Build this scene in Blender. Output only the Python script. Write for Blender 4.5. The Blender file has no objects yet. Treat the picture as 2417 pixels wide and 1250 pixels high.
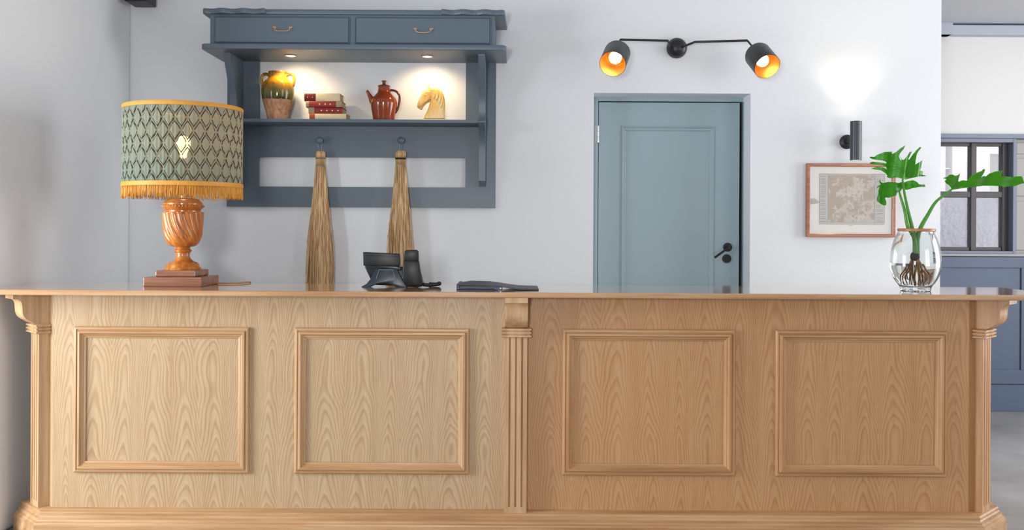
import bpy, bmesh, math, random
from mathutils import Vector, Matrix
from mathutils.geometry import tessellate_polygon
random.seed(7)
PI = math.pi
C = bpy.context.scene.collection
sc = bpy.context.scene

# ------------------------------------------------------------------ camera
FPX = 2268.0; HC = 1.295; ROLL = 0.0055; HORIZ = 545.0
cam = bpy.data.cameras.new('camera'); camo = bpy.data.objects.new('camera', cam); C.objects.link(camo)
cam.sensor_fit = 'HORIZONTAL'; cam.sensor_width = 36.0; cam.lens = 36.0 * FPX / 2417.0
cam.shift_y = -(625.0 - HORIZ) / 2417.0; cam.clip_start = 0.05
camo.location = (0, 0, HC); camo.rotation_euler = (PI / 2, -ROLL, 0)
sc.camera = camo

# ------------------------------------------------------------------ world, daylight, added flash and fill lights, exposure
w = bpy.data.worlds.new('world'); sc.world = w; w.use_nodes = True
w.node_tree.nodes['Background'].inputs[0].default_value = (0.80, 0.91, 1.0, 1)
w.node_tree.nodes['Background'].inputs[1].default_value = 0.36
sc.view_settings.view_transform = 'Standard'; sc.view_settings.look = 'None'
sc.view_settings.exposure = -0.03; sc.view_settings.gamma = 1.0
sc.view_settings.use_curve_mapping = False
sc.cycles.max_bounces = 10; sc.cycles.transparent_max_bounces = 16; sc.cycles.transmission_bounces = 10
sc.cycles.sample_clamp_indirect = 4.0
sc.cycles.use_denoising = True

def area(name, loc, target, size, power, col, spread=180):
    l = bpy.data.lights.new(name, 'AREA'); l.shape = 'RECTANGLE'; l.size, l.size_y = size
    l.energy = power; l.color = col; l.spread = math.radians(spread)
    o = bpy.data.objects.new(name, l); C.objects.link(o); o.location = loc
    o.rotation_euler = (Vector(target) - Vector(loc)).to_track_quat('-Z', 'Y').to_euler()
    return o
area('daylight_left_window', (-3.7, 2.6, 1.25), (-1.5, 4.1, 0.7), (1.3, 1.7), 98, (0.92, 0.97, 1.0), 150)
area('daylight_right_window', (4.9, 4.3, 1.6), (-1.0, 4.9, 1.3), (2.0, 2.0), 95, (1.0, 0.985, 0.97))
area('daylight_right_front_window', (4.0, 0.4, 1.8), (1.2, 5.0, 1.2), (1.6, 1.8), 38, (1.0, 0.95, 0.90))
area('far_room_fill', (4.3, 6.2, 2.5), (3.2, 7.0, 0.8), (0.9, 0.9), 2, (0.98, 0.98, 1.0))  # added fill to brighten the far room; no source stands there
area('daylight_outdoors', (4.0, 8.2, 3.4), (3.9, 10.2, 0.6), (2.5, 1.2), 95, (1.0, 0.99, 0.97))
area('camera_flash', (-0.5, -0.6, 1.45), (-0.6, 5.0, 1.6), (0.36, 0.4), 62, (1.0, 0.98, 0.96))  # unseen flash-like lamp added near the camera; no window stands there

# ------------------------------------------------------------------ helpers
def U(px, py):
    dx = px - 1208.5; dy = py - HORIZ
    return dx + dy * ROLL, dy - dx * ROLL
def P(px, py, D):
    a, b = U(px, py)
    return Vector((a * D / FPX, D, HC - b * D / FPX))

def srgb(r, g, b):
    f = lambda c: (c / 255.0) / 12.92 if c / 255.0 <= 0.04045 else ((c / 255.0 + 0.055) / 1.055) ** 2.4
    return (f(r), f(g), f(b), 1)

class NT:
    def __init__(s, name):
        s.m = bpy.data.materials.new(name); s.m.use_nodes = True; s.t = s.m.node_tree
        s.b = s.t.nodes['Principled BSDF']; s.out = s.t.nodes['Material Output']
    def n(s, typ, **kw):
        x = s.t.nodes.new(typ)
        for k, v in kw.items(): setattr(x, k, v)
        return x
    def l(s, a, b): s.t.links.new(a, b)
    def math(s, op, a, b=None, c=None):
        x = s.n('ShaderNodeMath', operation=op)
        for i, v in enumerate((a, b, c)):
            if v is None: continue
            if isinstance(v, (int, float)): x.inputs[i].default_value = v
            else: s.l(v, x.inputs[i])
        return x.outputs[0]
    def noise(s, vec, scale, detail=3, rough=0.5):
        x = s.n('ShaderNodeTexNoise'); x.inputs['Scale'].default_value = scale
        x.inputs['Detail'].default_value = detail; x.inputs['Roughness'].default_value = rough
        s.l(vec, x.inputs['Vector']); return x.outputs['Fac']
    def mapping(s, vec, sc_, loc=(0, 0, 0)):
        x = s.n('ShaderNodeMapping'); x.inputs['Scale'].default_value = sc_; x.inputs['Location'].default_value = loc
        s.l(vec, x.inputs['Vector']); return x.outputs[0]
    def mix(s, f, a, b):
        x = s.n('ShaderNodeMix', data_type='RGBA')
        if isinstance(f, (int, float)): x.inputs[0].default_value = f
        else: s.l(f, x.inputs[0])
        for i, v in ((6, a), (7, b)):
            if isinstance(v, tuple): x.inputs[i].default_value = v
            else: s.l(v, x.inputs[i])
        return x.outputs[2]
    def ramp(s, f, stops):
        x = s.n('ShaderNodeValToRGB'); cr = x.color_ramp
        while len(cr.elements) < len(stops): cr.elements.new(0.5)
        for e, (p, c) in zip(cr.elements, stops): e.position = p; e.color = c
        s.l(f, x.inputs[0]); return x.outputs[0]
    def bump(s, h, strength=0.2, dist=0.002):
        x = s.n('ShaderNodeBump'); x.inputs['Strength'].default_value = strength; x.inputs['Distance'].default_value = dist
        s.l(h, x.inputs['Height']); s.l(x.outputs[0], s.b.inputs['Normal'])
    def obj(s): return s.n('ShaderNodeTexCoord').outputs['Object']
    def col(s, c): s.l(c, s.b.inputs['Base Color'])
    def set(s, **kw):
        for k, v in kw.items(): s.b.inputs[k.replace('_', ' ')].default_value = v
        return s

def paint(name, c, rough=0.5, var=0.04, bump=0.05, metallic=0.0, scale=6.0, coat=0.0):
    k = NT(name); v = k.obj()
    f = k.noise(v, scale, 4)
    d = tuple(x * (1 - var) for x in c[:3]) + (1,); e = tuple(min(1, x * (1 + var)) for x in c[:3]) + (1,)
    k.col(k.mix(f, d, e)); k.set(Roughness=rough, Metallic=metallic)
    if coat: k.b.inputs['Coat Weight'].default_value = coat; k.b.inputs['Coat Roughness'].default_value = 0.1
    if bump: k.bump(k.noise(v, 90, 3), bump, 0.003)
    return k.m

def oak(name, light, mid, dark, grain='Z', cathedral=False, rough=0.38, w_=0.125, A=0.42, per=0.085, off=0.0, coat=0.0, cross='X', contrast=0.60):
    k = NT(name); v = k.obj()
    s = k.n('ShaderNodeSeparateXYZ'); k.l(v, s.inputs[0])
    g = s.outputs[grain]; t = s.outputs[cross]
    sc_g = [28, 28, 28]; sc_g['XYZ'.index(grain)] = 1.3
    pores = k.noise(k.mapping(v, tuple(x * 9 for x in sc_g)), 1.0, 3, 0.6)
    soft = k.noise(k.mapping(v, tuple(x * 1.2 for x in sc_g), (off, off, off)), 1.0, 4, 0.55)
    if cathedral:
        n1 = k.noise(k.mapping(v, (2.6, 2.6, 0.8), (off, 3, off * 2)), 1.0, 2)
        n2 = k.noise(k.mapping(v, (9, 9, 3.2), (off, 1, 5)), 1.0, 3)
        n4 = k.noise(k.mapping(v, (26, 26, 5), (off, 1, 5)), 1.0, 3)
        tt = k.math('ADD', k.math('ADD', t, k.math('MULTIPLY', k.math('SUBTRACT', n1, 0.5), 0.20)),
                    k.math('MULTIPLY', k.math('SUBTRACT', n2, 0.5), 0.03))
        u = k.math('SUBTRACT', k.math('MULTIPLY', k.math('FRACT', k.math('DIVIDE', k.math('ADD', tt, off), w_)), 2), 1)
        u2 = k.math('POWER', k.math('ABSOLUTE', u), 1.6)
        n5 = k.noise(k.mapping(v, (6, 6, 1.0), (off + 3, 1, 5)), 1.0, 1)
        vv = k.math('ADD', g, k.math('MULTIPLY', u2, k.math('ADD', A * 0.2, k.math('MULTIPLY', n5, A * 1.6))))
        vv = k.math('ADD', vv, k.math('MULTIPLY', n2, 0.05))
        vv = k.math('ADD', vv, k.math('MULTIPLY', n4, 0.008))
        n3 = k.noise(k.mapping(v, (0.5, 0.5, 3.5)), 1.0, 1)
        ph = k.math('DIVIDE', k.math('ADD', vv, k.math('MULTIPLY', n3, 0.5)), per)
        sn = k.math('FRACT', ph)
        band = k.ramp(sn, [(0.0, (0, 0, 0, 1)), (0.40, (0.22, 0.22, 0.22, 1)), (0.72, (1, 1, 1, 1)), (0.85, (0.75, 0.75, 0.75, 1)), (1.0, (0, 0, 0, 1))])
        fine = k.math('SINE', k.math('MULTIPLY', ph, 6.28 * 2.3))
        band = k.math('ADD', k.math('MULTIPLY', band, 0.55), k.math('MULTIPLY', fine, 0.07))
        f = k.math('ADD', k.math('MULTIPLY', band, contrast), k.math('MULTIPLY', k.math('SUBTRACT', soft, 0.35), 0.45))
    else:
        f = k.math('MULTIPLY', k.math('SUBTRACT', soft, 0.28), 1.7)
    f = k.math('ADD', f, k.math('MULTIPLY', k.math('SUBTRACT', pores, 0.5), 0.5))
    c = k.ramp(f, [(0.0, light), (0.42, mid), (1.0, dark)])
    k.col(c); k.set(Roughness=rough)
    k.b.inputs['Coat Weight'].default_value = coat; k.b.inputs['Coat Roughness'].default_value = 0.09
    k.bump(pores, 0.12, 0.001)
    return k.m

def emit(name, c, strength):
    k = NT(name); k.b.inputs['Emission Color'].default_value = c; k.b.inputs['Emission Strength'].default_value = strength
    k.b.inputs['Base Color'].default_value = c
    return k.m

def glass(name, rough=0.0, tint=(1, 1, 1, 1), ior=1.45):
    k = NT(name); k.set(Roughness=rough, IOR=ior); k.b.inputs['Transmission Weight'].default_value = 1
    k.b.inputs['Base Color'].default_value = tint; return k.m

# --- bmesh shapes
def box(bm, x0, x1, y0, y1, z0, z1, M=None):
    vs = [bm.verts.new((x, y, z)) for x in (x0, x1) for y in (y0, y1) for z in (z0, z1)]
    if M is not None:
        for v in vs: v.co = M @ v.co
    for f in ((0, 1, 3, 2), (4, 6, 7, 5), (0, 4, 5, 1), (2, 3, 7, 6), (0, 2, 6, 4), (1, 5, 7, 3)):
        bm.faces.new([vs[i] for i in f])
    return vs

def lathe(bm, prof, n=48, M=Matrix.Identity(4), fn=None):
    rings = []
    for (r, z) in prof:
        if r < 1e-6: rings.append([bm.verts.new(M @ Vector((0, 0, z)))]); continue
        ring = []
        for i in range(n):
            a = 2 * PI * i / n; rr = fn(r, z, a) if fn else r
            ring.append(bm.verts.new(M @ Vector((rr * math.cos(a), rr * math.sin(a), z))))
        rings.append(ring)
    for a, b in zip(rings, rings[1:]):
        if len(a) == 1 and len(b) == 1: continue
        for i in range(n):
            j = (i + 1) % n
            if len(a) == 1: bm.faces.new((a[0], b[i], b[j]))
            elif len(b) == 1: bm.faces.new((a[i], b[0], a[j]))
            else: bm.faces.new((a[i], b[i], b[j], a[j]))

def smoothprof(pts, k=5):
    out = []
    for i in range(len(pts) - 1):
        p0 = pts[max(i - 1, 0)]; p1 = pts[i]; p2 = pts[i + 1]; p3 = pts[min(i + 2, len(pts) - 1)]
        for s in range(k):
            t = s / k
            out.append(tuple(0.5 * ((2 * b) + (c - a) * t + (2 * a - 5 * b + 4 * c - d) * t * t + (-a + 3 * b - 3 * c + d) * t ** 3)
                             for a, b, c, d in zip(p0, p1, p2, p3)))
    out.append(tuple(pts[-1])); return out

def tube(bm, pts, r, n=10, caps=True, r_end=None, radii=None):
    pts = [Vector(p) for p in pts]; rings = []; up = None
    for i, p in enumerate(pts):
        d = (pts[min(i + 1, len(pts) - 1)] - pts[max(i - 1, 0)]).normalized()
        if up is None: up = d.orthogonal().normalized()
        up = (up - d * up.dot(d)).normalized(); side = d.cross(up)
        rr = radii[i] if radii else (r if r_end is None else r + (r_end - r) * i / (len(pts) - 1))
        rings.append([bm.verts.new(p + rr * (math.cos(2 * PI * k / n) * up + math.sin(2 * PI * k / n) * side)) for k in range(n)])
    for a, b in zip(rings, rings[1:]):
        for k in range(n): bm.faces.new((a[k], a[(k + 1) % n], b[(k + 1) % n], b[k]))
    if caps: bm.faces.new(rings[0][::-1]); bm.faces.new(rings[-1])

def prism(bm, poly, f, lo, hi):
    """poly 2-D points, f(u, v, h) -> 3-D point"""
    a = [bm.verts.new(f(u, v, lo)) for u, v in poly]; b = [bm.verts.new(f(u, v, hi)) for u, v in poly]
    n = len(poly)
    bm.faces.new(a); bm.faces.new(b[::-1])
    for i in range(n): bm.faces.new((a[i], b[i], b[(i + 1) % n], a[(i + 1) % n]))

def sweep(bm, path, prof, closed_path=False, closed_prof=True):
    """path: plan points with outward mitre vectors; prof: (out, z)"""
    rings = [[bm.verts.new((p[0] + m[0] * o, p[1] + m[1] * o, z)) for o, z in prof] for p, m in path]
    n = len(prof); R = len(rings)
    for i in range(R if closed_path else R - 1):
        a = rings[i]; b = rings[(i + 1) % R]
        for k in range(n if closed_prof else n - 1):
            bm.faces.new((a[k], a[(k + 1) % n], b[(k + 1) % n], b[k]))
    if not closed_path:
        bm.faces.new(rings[0]); bm.faces.new(rings[-1][::-1])

def mitres(pts, out0=None):
    """plan polyline -> (point, mitre) with outward = right-hand normal turned to -Y side"""
    res = []
    nrm = []
    for a, b in zip(pts, pts[1:]):
        d = Vector((b[0] - a[0], b[1] - a[1])).normalized(); nrm.append(Vector((d.y, -d.x)))
    for i, p in enumerate(pts):
        if i == 0: m = nrm[0]
        elif i == len(pts) - 1: m = nrm[-1]
        else:
            m = nrm[i - 1] + nrm[i]; m = m / m.dot(nrm[i])
        res.append((p, (m.x, m.y)))
    return res

def wloc(o):
    v = Vector((0, 0, 0))
    while o is not None: v += o.location; o = o.parent
    return v

def part(name, bm, mat, parent=None, smooth=False, bevel=0.0, seg=2, local=False, loc=None, angle=40, label=None, auto=True, recalc=True):
    if recalc: bmesh.ops.recalc_face_normals(bm, faces=bm.faces)
    me = bpy.data.meshes.new(name)
    if not local and parent is not None:
        bm.transform(Matrix.Translation(-wloc(parent)))
    bm.to_mesh(me); bm.free()
    mats = mat if isinstance(mat, (list, tuple)) else [mat]
    for m in mats: me.materials.append(m)
    if smooth:
        for p in me.polygons: p.use_smooth = True
    o = bpy.data.objects.new(name, me); C.objects.link(o)
    if parent is not None: o.parent = parent
    if loc is not None: o.location = loc
    if bevel:
        b = o.modifiers.new('bevel', 'BEVEL'); b.width = bevel; b.segments = seg; b.limit_method = 'ANGLE'; b.angle_limit = math.radians(angle)
    if smooth and auto:
        e = o.modifiers.new('edges', 'EDGE_SPLIT'); e.split_angle = math.radians(angle)
    if label: o['label'] = label
    return o

def recenter(o, base):
    """put a single-mesh thing's origin at its base"""
    b = Vector(base); o.data.transform(Matrix.Translation(-b)); o.location = b; return o

def thing(name, label, cat, loc=(0, 0, 0), group=None):
    o = bpy.data.objects.new(name, None); C.objects.link(o); o.location = loc; o.empty_display_size = 0.1
    o['label'] = label; o['category'] = cat
    if group: o['group'] = group
    return o
def tag(o, label, cat, group=None, kind=None):
    o['label'] = label; o['category'] = cat
    if group: o['group'] = group
    if kind: o['kind'] = kind
    return o
def struct(name, bm, mat, label=None, **kw):
    o = part(name, bm, mat, **kw); o['kind'] = 'structure'
    if label: o['label'] = label
    return o

# ------------------------------------------------------------------ materials
M_wall = paint('white_plaster', srgb(230, 234, 239), 0.75, 0.015, 0.12, scale=3)
M_wall_back = paint('far_white_plaster', srgb(232, 232, 232), 0.75, 0.015, 0.05, scale=3)
M_ceil = paint('ceiling_paint', srgb(205, 206, 212), 0.8, 0.02, 0.05)
M_shelf = paint('slate_blue_paint', srgb(91, 107, 121), 0.38, 0.03, 0.05)
M_door = paint('grey_blue_door_paint', srgb(158, 179, 188), 0.42, 0.02, 0.05)
M_cab = paint('navy_blue_panel_paint', srgb(90, 104, 128), 0.5, 0.03, 0.04)
M_beam = paint('pale_blue_beam_paint', srgb(180, 190, 202), 0.6, 0.06, 0.1, scale=14)
M_black = paint('black_metal', srgb(38, 38, 42), 0.38, 0.05, 0.0)
M_blackm = paint('matt_black_metal', srgb(22, 22, 24), 0.45, 0.05, 0.0)
M_void = paint('gap_shade_black', srgb(14, 14, 14), 0.9, 0.05, 0.0)
M_chrome = paint('satin_steel', srgb(205, 207, 210), 0.3, 0.02, 0.0, metallic=0.9)
M_brass = paint('aged_brass', srgb(206, 168, 124), 0.35, 0.08, 0.0, metallic=0.5)
M_sash = paint('dark_bronze_sash', srgb(80, 75, 78), 0.5, 0.05, 0.02)
M_shut = paint('stone_shutter_paint', srgb(176, 174, 172), 0.6, 0.03, 0.03)
M_sill = paint('grey_stone_sill', srgb(165, 165, 172), 0.5, 0.08, 0.05, scale=30)

def concrete():
    k = NT('polished_concrete'); v = k.obj()
    a = k.noise(v, 1.3, 6, 0.6); b = k.noise(v, 9, 5, 0.6)
    f = k.math('ADD', k.math('MULTIPLY', a, 0.75), k.math('MULTIPLY', b, 0.25))
    k.col(k.ramp(f, [(0.3, srgb(128, 127, 130)), (0.5, srgb(158, 155, 152)), (0.7, srgb(180, 179, 180))]))
    k.set(Roughness=0.35); k.bump(b, 0.06, 0.003); return k.m
M_floor = concrete()

OL, OM, OD = srgb(190, 164, 130), srgb(168, 136, 100), srgb(132, 94, 64)
M_ven1 = oak('oak_veneer_lit_side', OL, OM, OD, 'Z', True, off=0.31)  # left and right oak tones put the counter's light falloff into the colour
M_ven2 = oak('oak_veneer_dim_side', srgb(192, 150, 108), srgb(172, 126, 82), srgb(130, 84, 48), 'Z', True, off=1.17, w_=0.13)
M_oakv = oak('oak_vertical', srgb(206, 174, 136), srgb(186, 148, 108), srgb(146, 104, 70), 'Z')
M_oakv2 = oak('oak_vertical_dim_side', srgb(200, 158, 116), srgb(180, 134, 90), srgb(140, 94, 58), 'Z')  # right-hand copy, toned for the same light falloff as the veneers
M_oakh = oak('oak_horizontal', srgb(196, 160, 120), srgb(178, 136, 94), srgb(138, 96, 60), 'X')
M_oaktop = oak('oak_lacquered_top', srgb(204, 166, 124), srgb(184, 140, 98), srgb(146, 102, 66), 'X', rough=0.16, coat=1.0)

# ------------------------------------------------------------------ the room
YW = 5.4; XL = -2.145; XR = 2.407; CEIL = 2.83
b = bmesh.new(); box(b, -5, 7, -2.5, 7.3, -0.1, 0.0); struct('floor', b, M_floor, 'polished grey concrete floor')
b = bmesh.new(); box(b, -5, 7, -0.5, 7.3, CEIL, CEIL + 0.1); struct('ceiling', b, M_ceil, 'plain light grey ceiling')
# back wall with the door recess
DX0, _ = P(1402, 225, YW).x, 0; DX1 = P(1771, 400, YW).x; DZ1 = P(1586, 220, YW).z
b = bmesh.new()
box(b, -4.95, DX0, YW, YW + 0.3, 0, CEIL); box(b, DX1, XR, YW, YW + 0.3, 0, CEIL); box(b, DX0, DX1, YW, YW + 0.3, DZ1, CEIL)
struct('wall_back', b, M_wall, 'white plastered wall behind the reception counter')
b = bmesh.new(); box(b, -5.1, -4.95, -0.4, 5.7, 0, CEIL); struct('wall_side', b, M_wall, 'white wall of the space left of the counter')
b = bmesh.new(); box(b, XL - 0.2, XL, 3.95, YW, 0, CEIL); struct('wall_left', b, M_wall, 'white side wall at the left end of the counter', bevel=0.03, seg=4)
# far room at the right
YF = 7.07
WX0 = P(2222, 450, YF).x
b = bmesh.new()
xs0 = XR - 0.6; zt = P(2300, 316, YF).z; zb = P(2300, 600, YF).z; xw1 = P(2396, 450, YF).x
box(b, xs0, 5.2, YF, YF + 0.25, zt, CEIL)
box(b, xs0, 5.2, YF, YF + 0.25, 0, zb)
box(b, xs0, 2.95, YF, YF + 0.25, zb, zt)
box(b, xw1 + 0.45, 5.2, YF, YF + 0.25, zb, zt)
struct('wall_far', b, M_wall_back, 'white wall of the room beyond the opening')
b = bmesh.new(); box(b, 5.2, 5.4, 3.0, YF + 0.25, 0, CEIL); struct('wall_right', b, M_wall_back, 'white side wall of the far room')
b = bmesh.new(); z0 = P(2320, 84, YF - .05).z; z1 = P(2320, 61, YF - .05).z
box(b, xs0, 5.2, YF - 0.08, YF, z0, z1); box(b, xs0, 5.2, YF - 0.11, YF, z1 + 0.012, CEIL)
box(b, xs0, P(2235, 70, YF).x, YF - 0.1, YF, z0, z1 + 0.012)
struct('trim_1', b, M_beam, 'pale blue painted cornice rail under the far ceiling', bevel=0.002)

# window in the far wall
def zf(py, D=YF, px=2320): return P(px, py, D).z
def xf(px, D=YF): return P(px, 450, D).x
win = bpy.data.objects.new('window_1', None); C.objects.link(win); win.location = (xf(2300), YF, zb); win['kind'] = 'structure'
win['label'] = 'dark framed window with four panes in the far room'
b = bmesh.new()
xA = 2.95
box(b, xs0, 5.2, YF - 0.035, YF + 0.1, zf(327), zf(317))
box(b, xA, xf(2388), YF - 0.02, YF + 0.12, zf(336), zf(327))
box(b, xf(2388), xw1, YF - 0.02, YF + 0.12, zf(598), zf(327))
box(b, xA, xf(2388), YF - 0.02, YF + 0.12, zf(598), zf(592))
part('window_frame', b, paint('window_frame_paint', srgb(128, 137, 156), 0.5, 0.03, 0.03), win, bevel=0.003, label='blue grey painted frame')
b = bmesh.new()
YS = YF + 0.06
box(b, xA, xf(2387), YS, YS + 0.05, zf(345, YS), zf(337, YS)); box(b, xA, xf(2387), YS, YS + 0.05, zf(592, YS), zf(583, YS))
box(b, xA, xf(2375), YS - 0.007, YS + 0.045, zf(466, YS), zf(452, YS)); box(b, xf(2374), xf(2387), YS - 0.011, YS + 0.052, zf(592.5, YS), zf(336.5, YS))
box(b, xf(2299), xf(2312), YS - 0.015, YS + 0.05, zf(592, YS), zf(337, YS)); box(b, xA, xA + .06, YS, YS + 0.05, zf(592, YS), zf(337, YS))
part('sash', b, M_sash, win, bevel=0.004)
def texglass():
    k = NT('textured_glass'); v = k.obj(); k.set(Roughness=0.28, IOR=1.35); k.b.inputs['Transmission Weight'].default_value = 1
    k.b.inputs['Base Color'].default_value = (0.93, 0.95, 1, 1)
    k.bump(k.noise(v, 30, 2, 0.5), 0.45, 0.02); return k.m
M_tex = texglass(); M_pane = glass('clear_pane', 0.0)
for (x0, x1, y0, y1, m) in ((2200, 2300, 344, 453, M_pane), (2311, 2375, 344, 453, M_pane), (2200, 2300, 465, 584, M_tex), (2311, 2375, 465, 584, M_tex)):
    b = bmesh.new(); box(b, xf(x0), xf(x1), YS + 0.02, YS + 0.026, zf(y1, YS), zf(y0, YS)); part('pane', b, m, win)
b = bmesh.new(); box(b, xs0, 5.2, YF - 0.06, YF + 0.05, zf(604), zf(599)); struct('trim_2', b, M_sill, 'grey stone sill under the far window', bevel=0.002)
# folded shutter right of the window
b = bmesh.new()
x0 = xw1; x1 = x0 + 0.42
box(b, x0, x1, YF + 0.03, YF + 0.07, zf(598), zf(327)); 
for (za, zc) in ((335, 362), (372, 462), (474, 590)):
    for xx0, xx1 in ((x0 + .018, x0 + .2), (x0 + .23, x1 - .02)):
        box(b, xx0, xx1, YF + 0.018, YF + 0.032, zf(zc), zf(za))
o = part('window_shutter', b, M_shut, bevel=0.006, seg=2); recenter(o, (x0, YF, zf(598)))
tag(o, 'pale grey panelled shutter folded beside the far window', 'shutter')
# outdoors beyond the window: a bright wall with a pale column
b = bmesh.new(); box(b, 1.5, 9.5, 10.2, 10.4, -0.2, 3.6); part_out = struct('wall_outdoors', b, M_wall_back, 'bright white wall outside beyond the window'); b = bmesh.new(); o1_ = 9.7
box(b, xf(2205, o1_), xf(2231, o1_), o1_, 9.9, -0.2, 3.2); box(b, xf(2247, o1_), xf(2336, o1_), o1_, 9.9, -0.2, 3.2); box(b, xf(2336, o1_), xf(2500, o1_), o1_, 9.9, P(2350, 363, o1_).z, 3.2); box(b, xf(2231, o1_), xf(2247, o1_), o1_ + .05, 9.85, P(2240, 398, o1_).z, P(2240, 395, o1_).z)
o = part('porch_columns', b, paint('porch_grey_paint', srgb(172, 168, 180), 0.7)); recenter(o, (4, 10, 0)); tag(o, 'pale grey pillars outside seen through the far window', 'porch')
b = bmesh.new(); box(b, 1.5, 9.5, 7.4, 10.2, -0.15, -0.05); struct('ground', b, paint('pale_paving', srgb(206, 204, 204), 0.8), 'pale paving outside beyond the window')
# navy panelled dado below the window
b = bmesh.new(); zt2 = zf(604); YD = YF - 0.04
box(b, xs0, 5.2, YD, YF, 0, zt2)
def railbox(x0, x1, za, zc): box(b, x0, x1, YD - 0.014, YD, za, zc)
zpt = zf(631); zpb = zf(870)
railbox(xs0, 5.2, zpt, zt2 - 0.005); railbox(xs0, 5.2, zf(903), zpb); box(b, xs0, 5.2, YD - 0.022, YD, 0, zf(905)); 
railbox(xs0, xf(2227), zpb, zpt)
xq = xf(2403)
for i in range(3):
    railbox(xq + i * 0.75, xq + 0.09 + i * 0.75, zpb, zpt)
o = part('wall_panelling', b, M_cab, bevel=0.003); recenter(o, (xq, YF, 0))
tag(o, 'dark blue panelled low wall under the far window', 'panelling')

# ------------------------------------------------------------------ door
YDR = 5.575
door = bpy.data.objects.new('door_1', None); C.objects.link(door); door.location = ((DX0 + DX1) / 2, YDR, 0); door['kind'] = 'structure'
door['label'] = 'grey blue panelled door set back in the white wall'
lx0 = P(1412.5, 450, YDR).x; lx1 = P(1745, 450, YDR).x; lz = P(1580, 242, YDR).z
b = bmesh.new()
fz = P(1580, 231.5, YDR).z
box(b, DX0, lx0 - 0.004, YDR - 0.005, YDR + 0.07, 0, lz + 0.006); box(b, DX0, DX1, YDR - 0.005, YDR + 0.07, lz + 0.006, DZ1)
box(b, lx1 + 0.019, DX1, YDR - 0.02, YDR + 0.07, 0, lz + 0.006)
part('door_frame', b, M_door, door, bevel=0.003)
b = bmesh.new(); box(b, DX0, DX1, YDR + 0.045, YDR + 0.07, 0, DZ1); part('gap_shade_sheet', b, M_void, door)  # black sheet standing in for the shade in the gap round the leaf
gx0, gx1 = P(1466, 450, YDR).x, P(1686, 450, YDR).x; gz1 = P(1580, 297.5, YDR).z; gz0 = 0.24
b = bmesh.new()
T = 0.04
box(b, lx0, gx0, YDR, YDR + T, 0.006, lz); box(b, gx1, lx1, YDR, YDR + T, 0.006, lz)
box(b, gx0, gx1, YDR, YDR + T, gz1, lz); box(b, gx0, gx1, YDR, YDR + T, 0.006, gz0)
part('door_leaf', b, M_door, door)
b = bmesh.new(); box(b, gx0 + .02, gx1 - .02, YDR + 0.012, YDR + 0.03, gz0 + .02, gz1 - .02); part('door_panel', b, M_door, door)
def framesweep(bm, x0, x1, z0, z1, yf, prof):
    """prof: (inset from outer edge, height towards the viewer)"""
    cs = [(x0, z0, 1, 1), (x1, z0, -1, 1), (x1, z1, -1, -1), (x0, z1, 1, -1)]
    rings = [[bm.verts.new((cx + sx * d, yf - h, cz + sz * d)) for d, h in prof] for cx, cz, sx, sz in cs]
    n = len(prof)
    for i in range(4):
        a = rings[i]; c = rings[(i + 1) % 4]
        for k in range(n): bm.faces.new((a[k], a[(k + 1) % n], c[(k + 1) % n], c[k]))
b = bmesh.new()
framesweep(b, gx0, gx1, gz0, gz1, YDR, [(0, -0.02), (0, 0.004), (0.006, 0.007), (0.010, 0.003), (0.014, -0.002), (0.022, -0.004), (0.027, -0.009), (0.027, -0.02)])
part('panel_moulding', b, M_door, door, smooth=True, angle=25)
# hinge
b = bmesh.new(); hx = P(1411, 316, YDR).x; hz0 = P(1411, 337, YDR).z; hz1 = P(1411, 297, YDR).z
hh = (hz1 - hz0) / 3
for i in range(3):
    lathe(b, [(0, hz0 + i * hh + .0008), (0.0075, hz0 + i * hh + .001), (0.0075, hz0 + (i + 1) * hh - .001), (0, hz0 + (i + 1) * hh - .0008)], 16, Matrix.Translation((hx, YDR - 0.01, 0)))
box(b, hx - 0.022, hx, YDR - 0.008, YDR - 0.005, hz0, hz1)
part('hinge', b, M_chrome, door, smooth=True)
# handle and keyhole
b = bmesh.new(); hp = P(1717, 583, YDR); RX = Matrix.Rotation(PI / 2, 4, 'X')
lathe(b, [(0, 0), (0.0255, 0), (0.0255, 0.007), (0.0235, 0.009), (0.011, 0.009), (0.010, 0.05), (0, 0.05)], 32, Matrix.Translation(hp) @ RX)
tube(b, [hp + Vector((0, -0.043, 0)), hp + Vector((-0.02, -0.047, -0.013)), hp + Vector((-0.084, -0.047, -0.060))], 0.0062, 12)
part('door_handle', b, M_blackm, door, smooth=True)
b = bmesh.new(); kp = P(1715, 610, YDR)
lathe(b, [(0, 0), (0.0255, 0), (0.0255, 0.007), (0.0235, 0.009), (0.012, 0.009), (0.011, 0.012), (0, 0.012)], 32, Matrix.Translation(kp) @ RX)
box(b, kp.x - .002, kp.x + .002, YDR - 0.0135, YDR - 0.012, kp.z - .008, kp.z + .008)
part('keyhole_plate', b, M_blackm, door, smooth=True)

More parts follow.
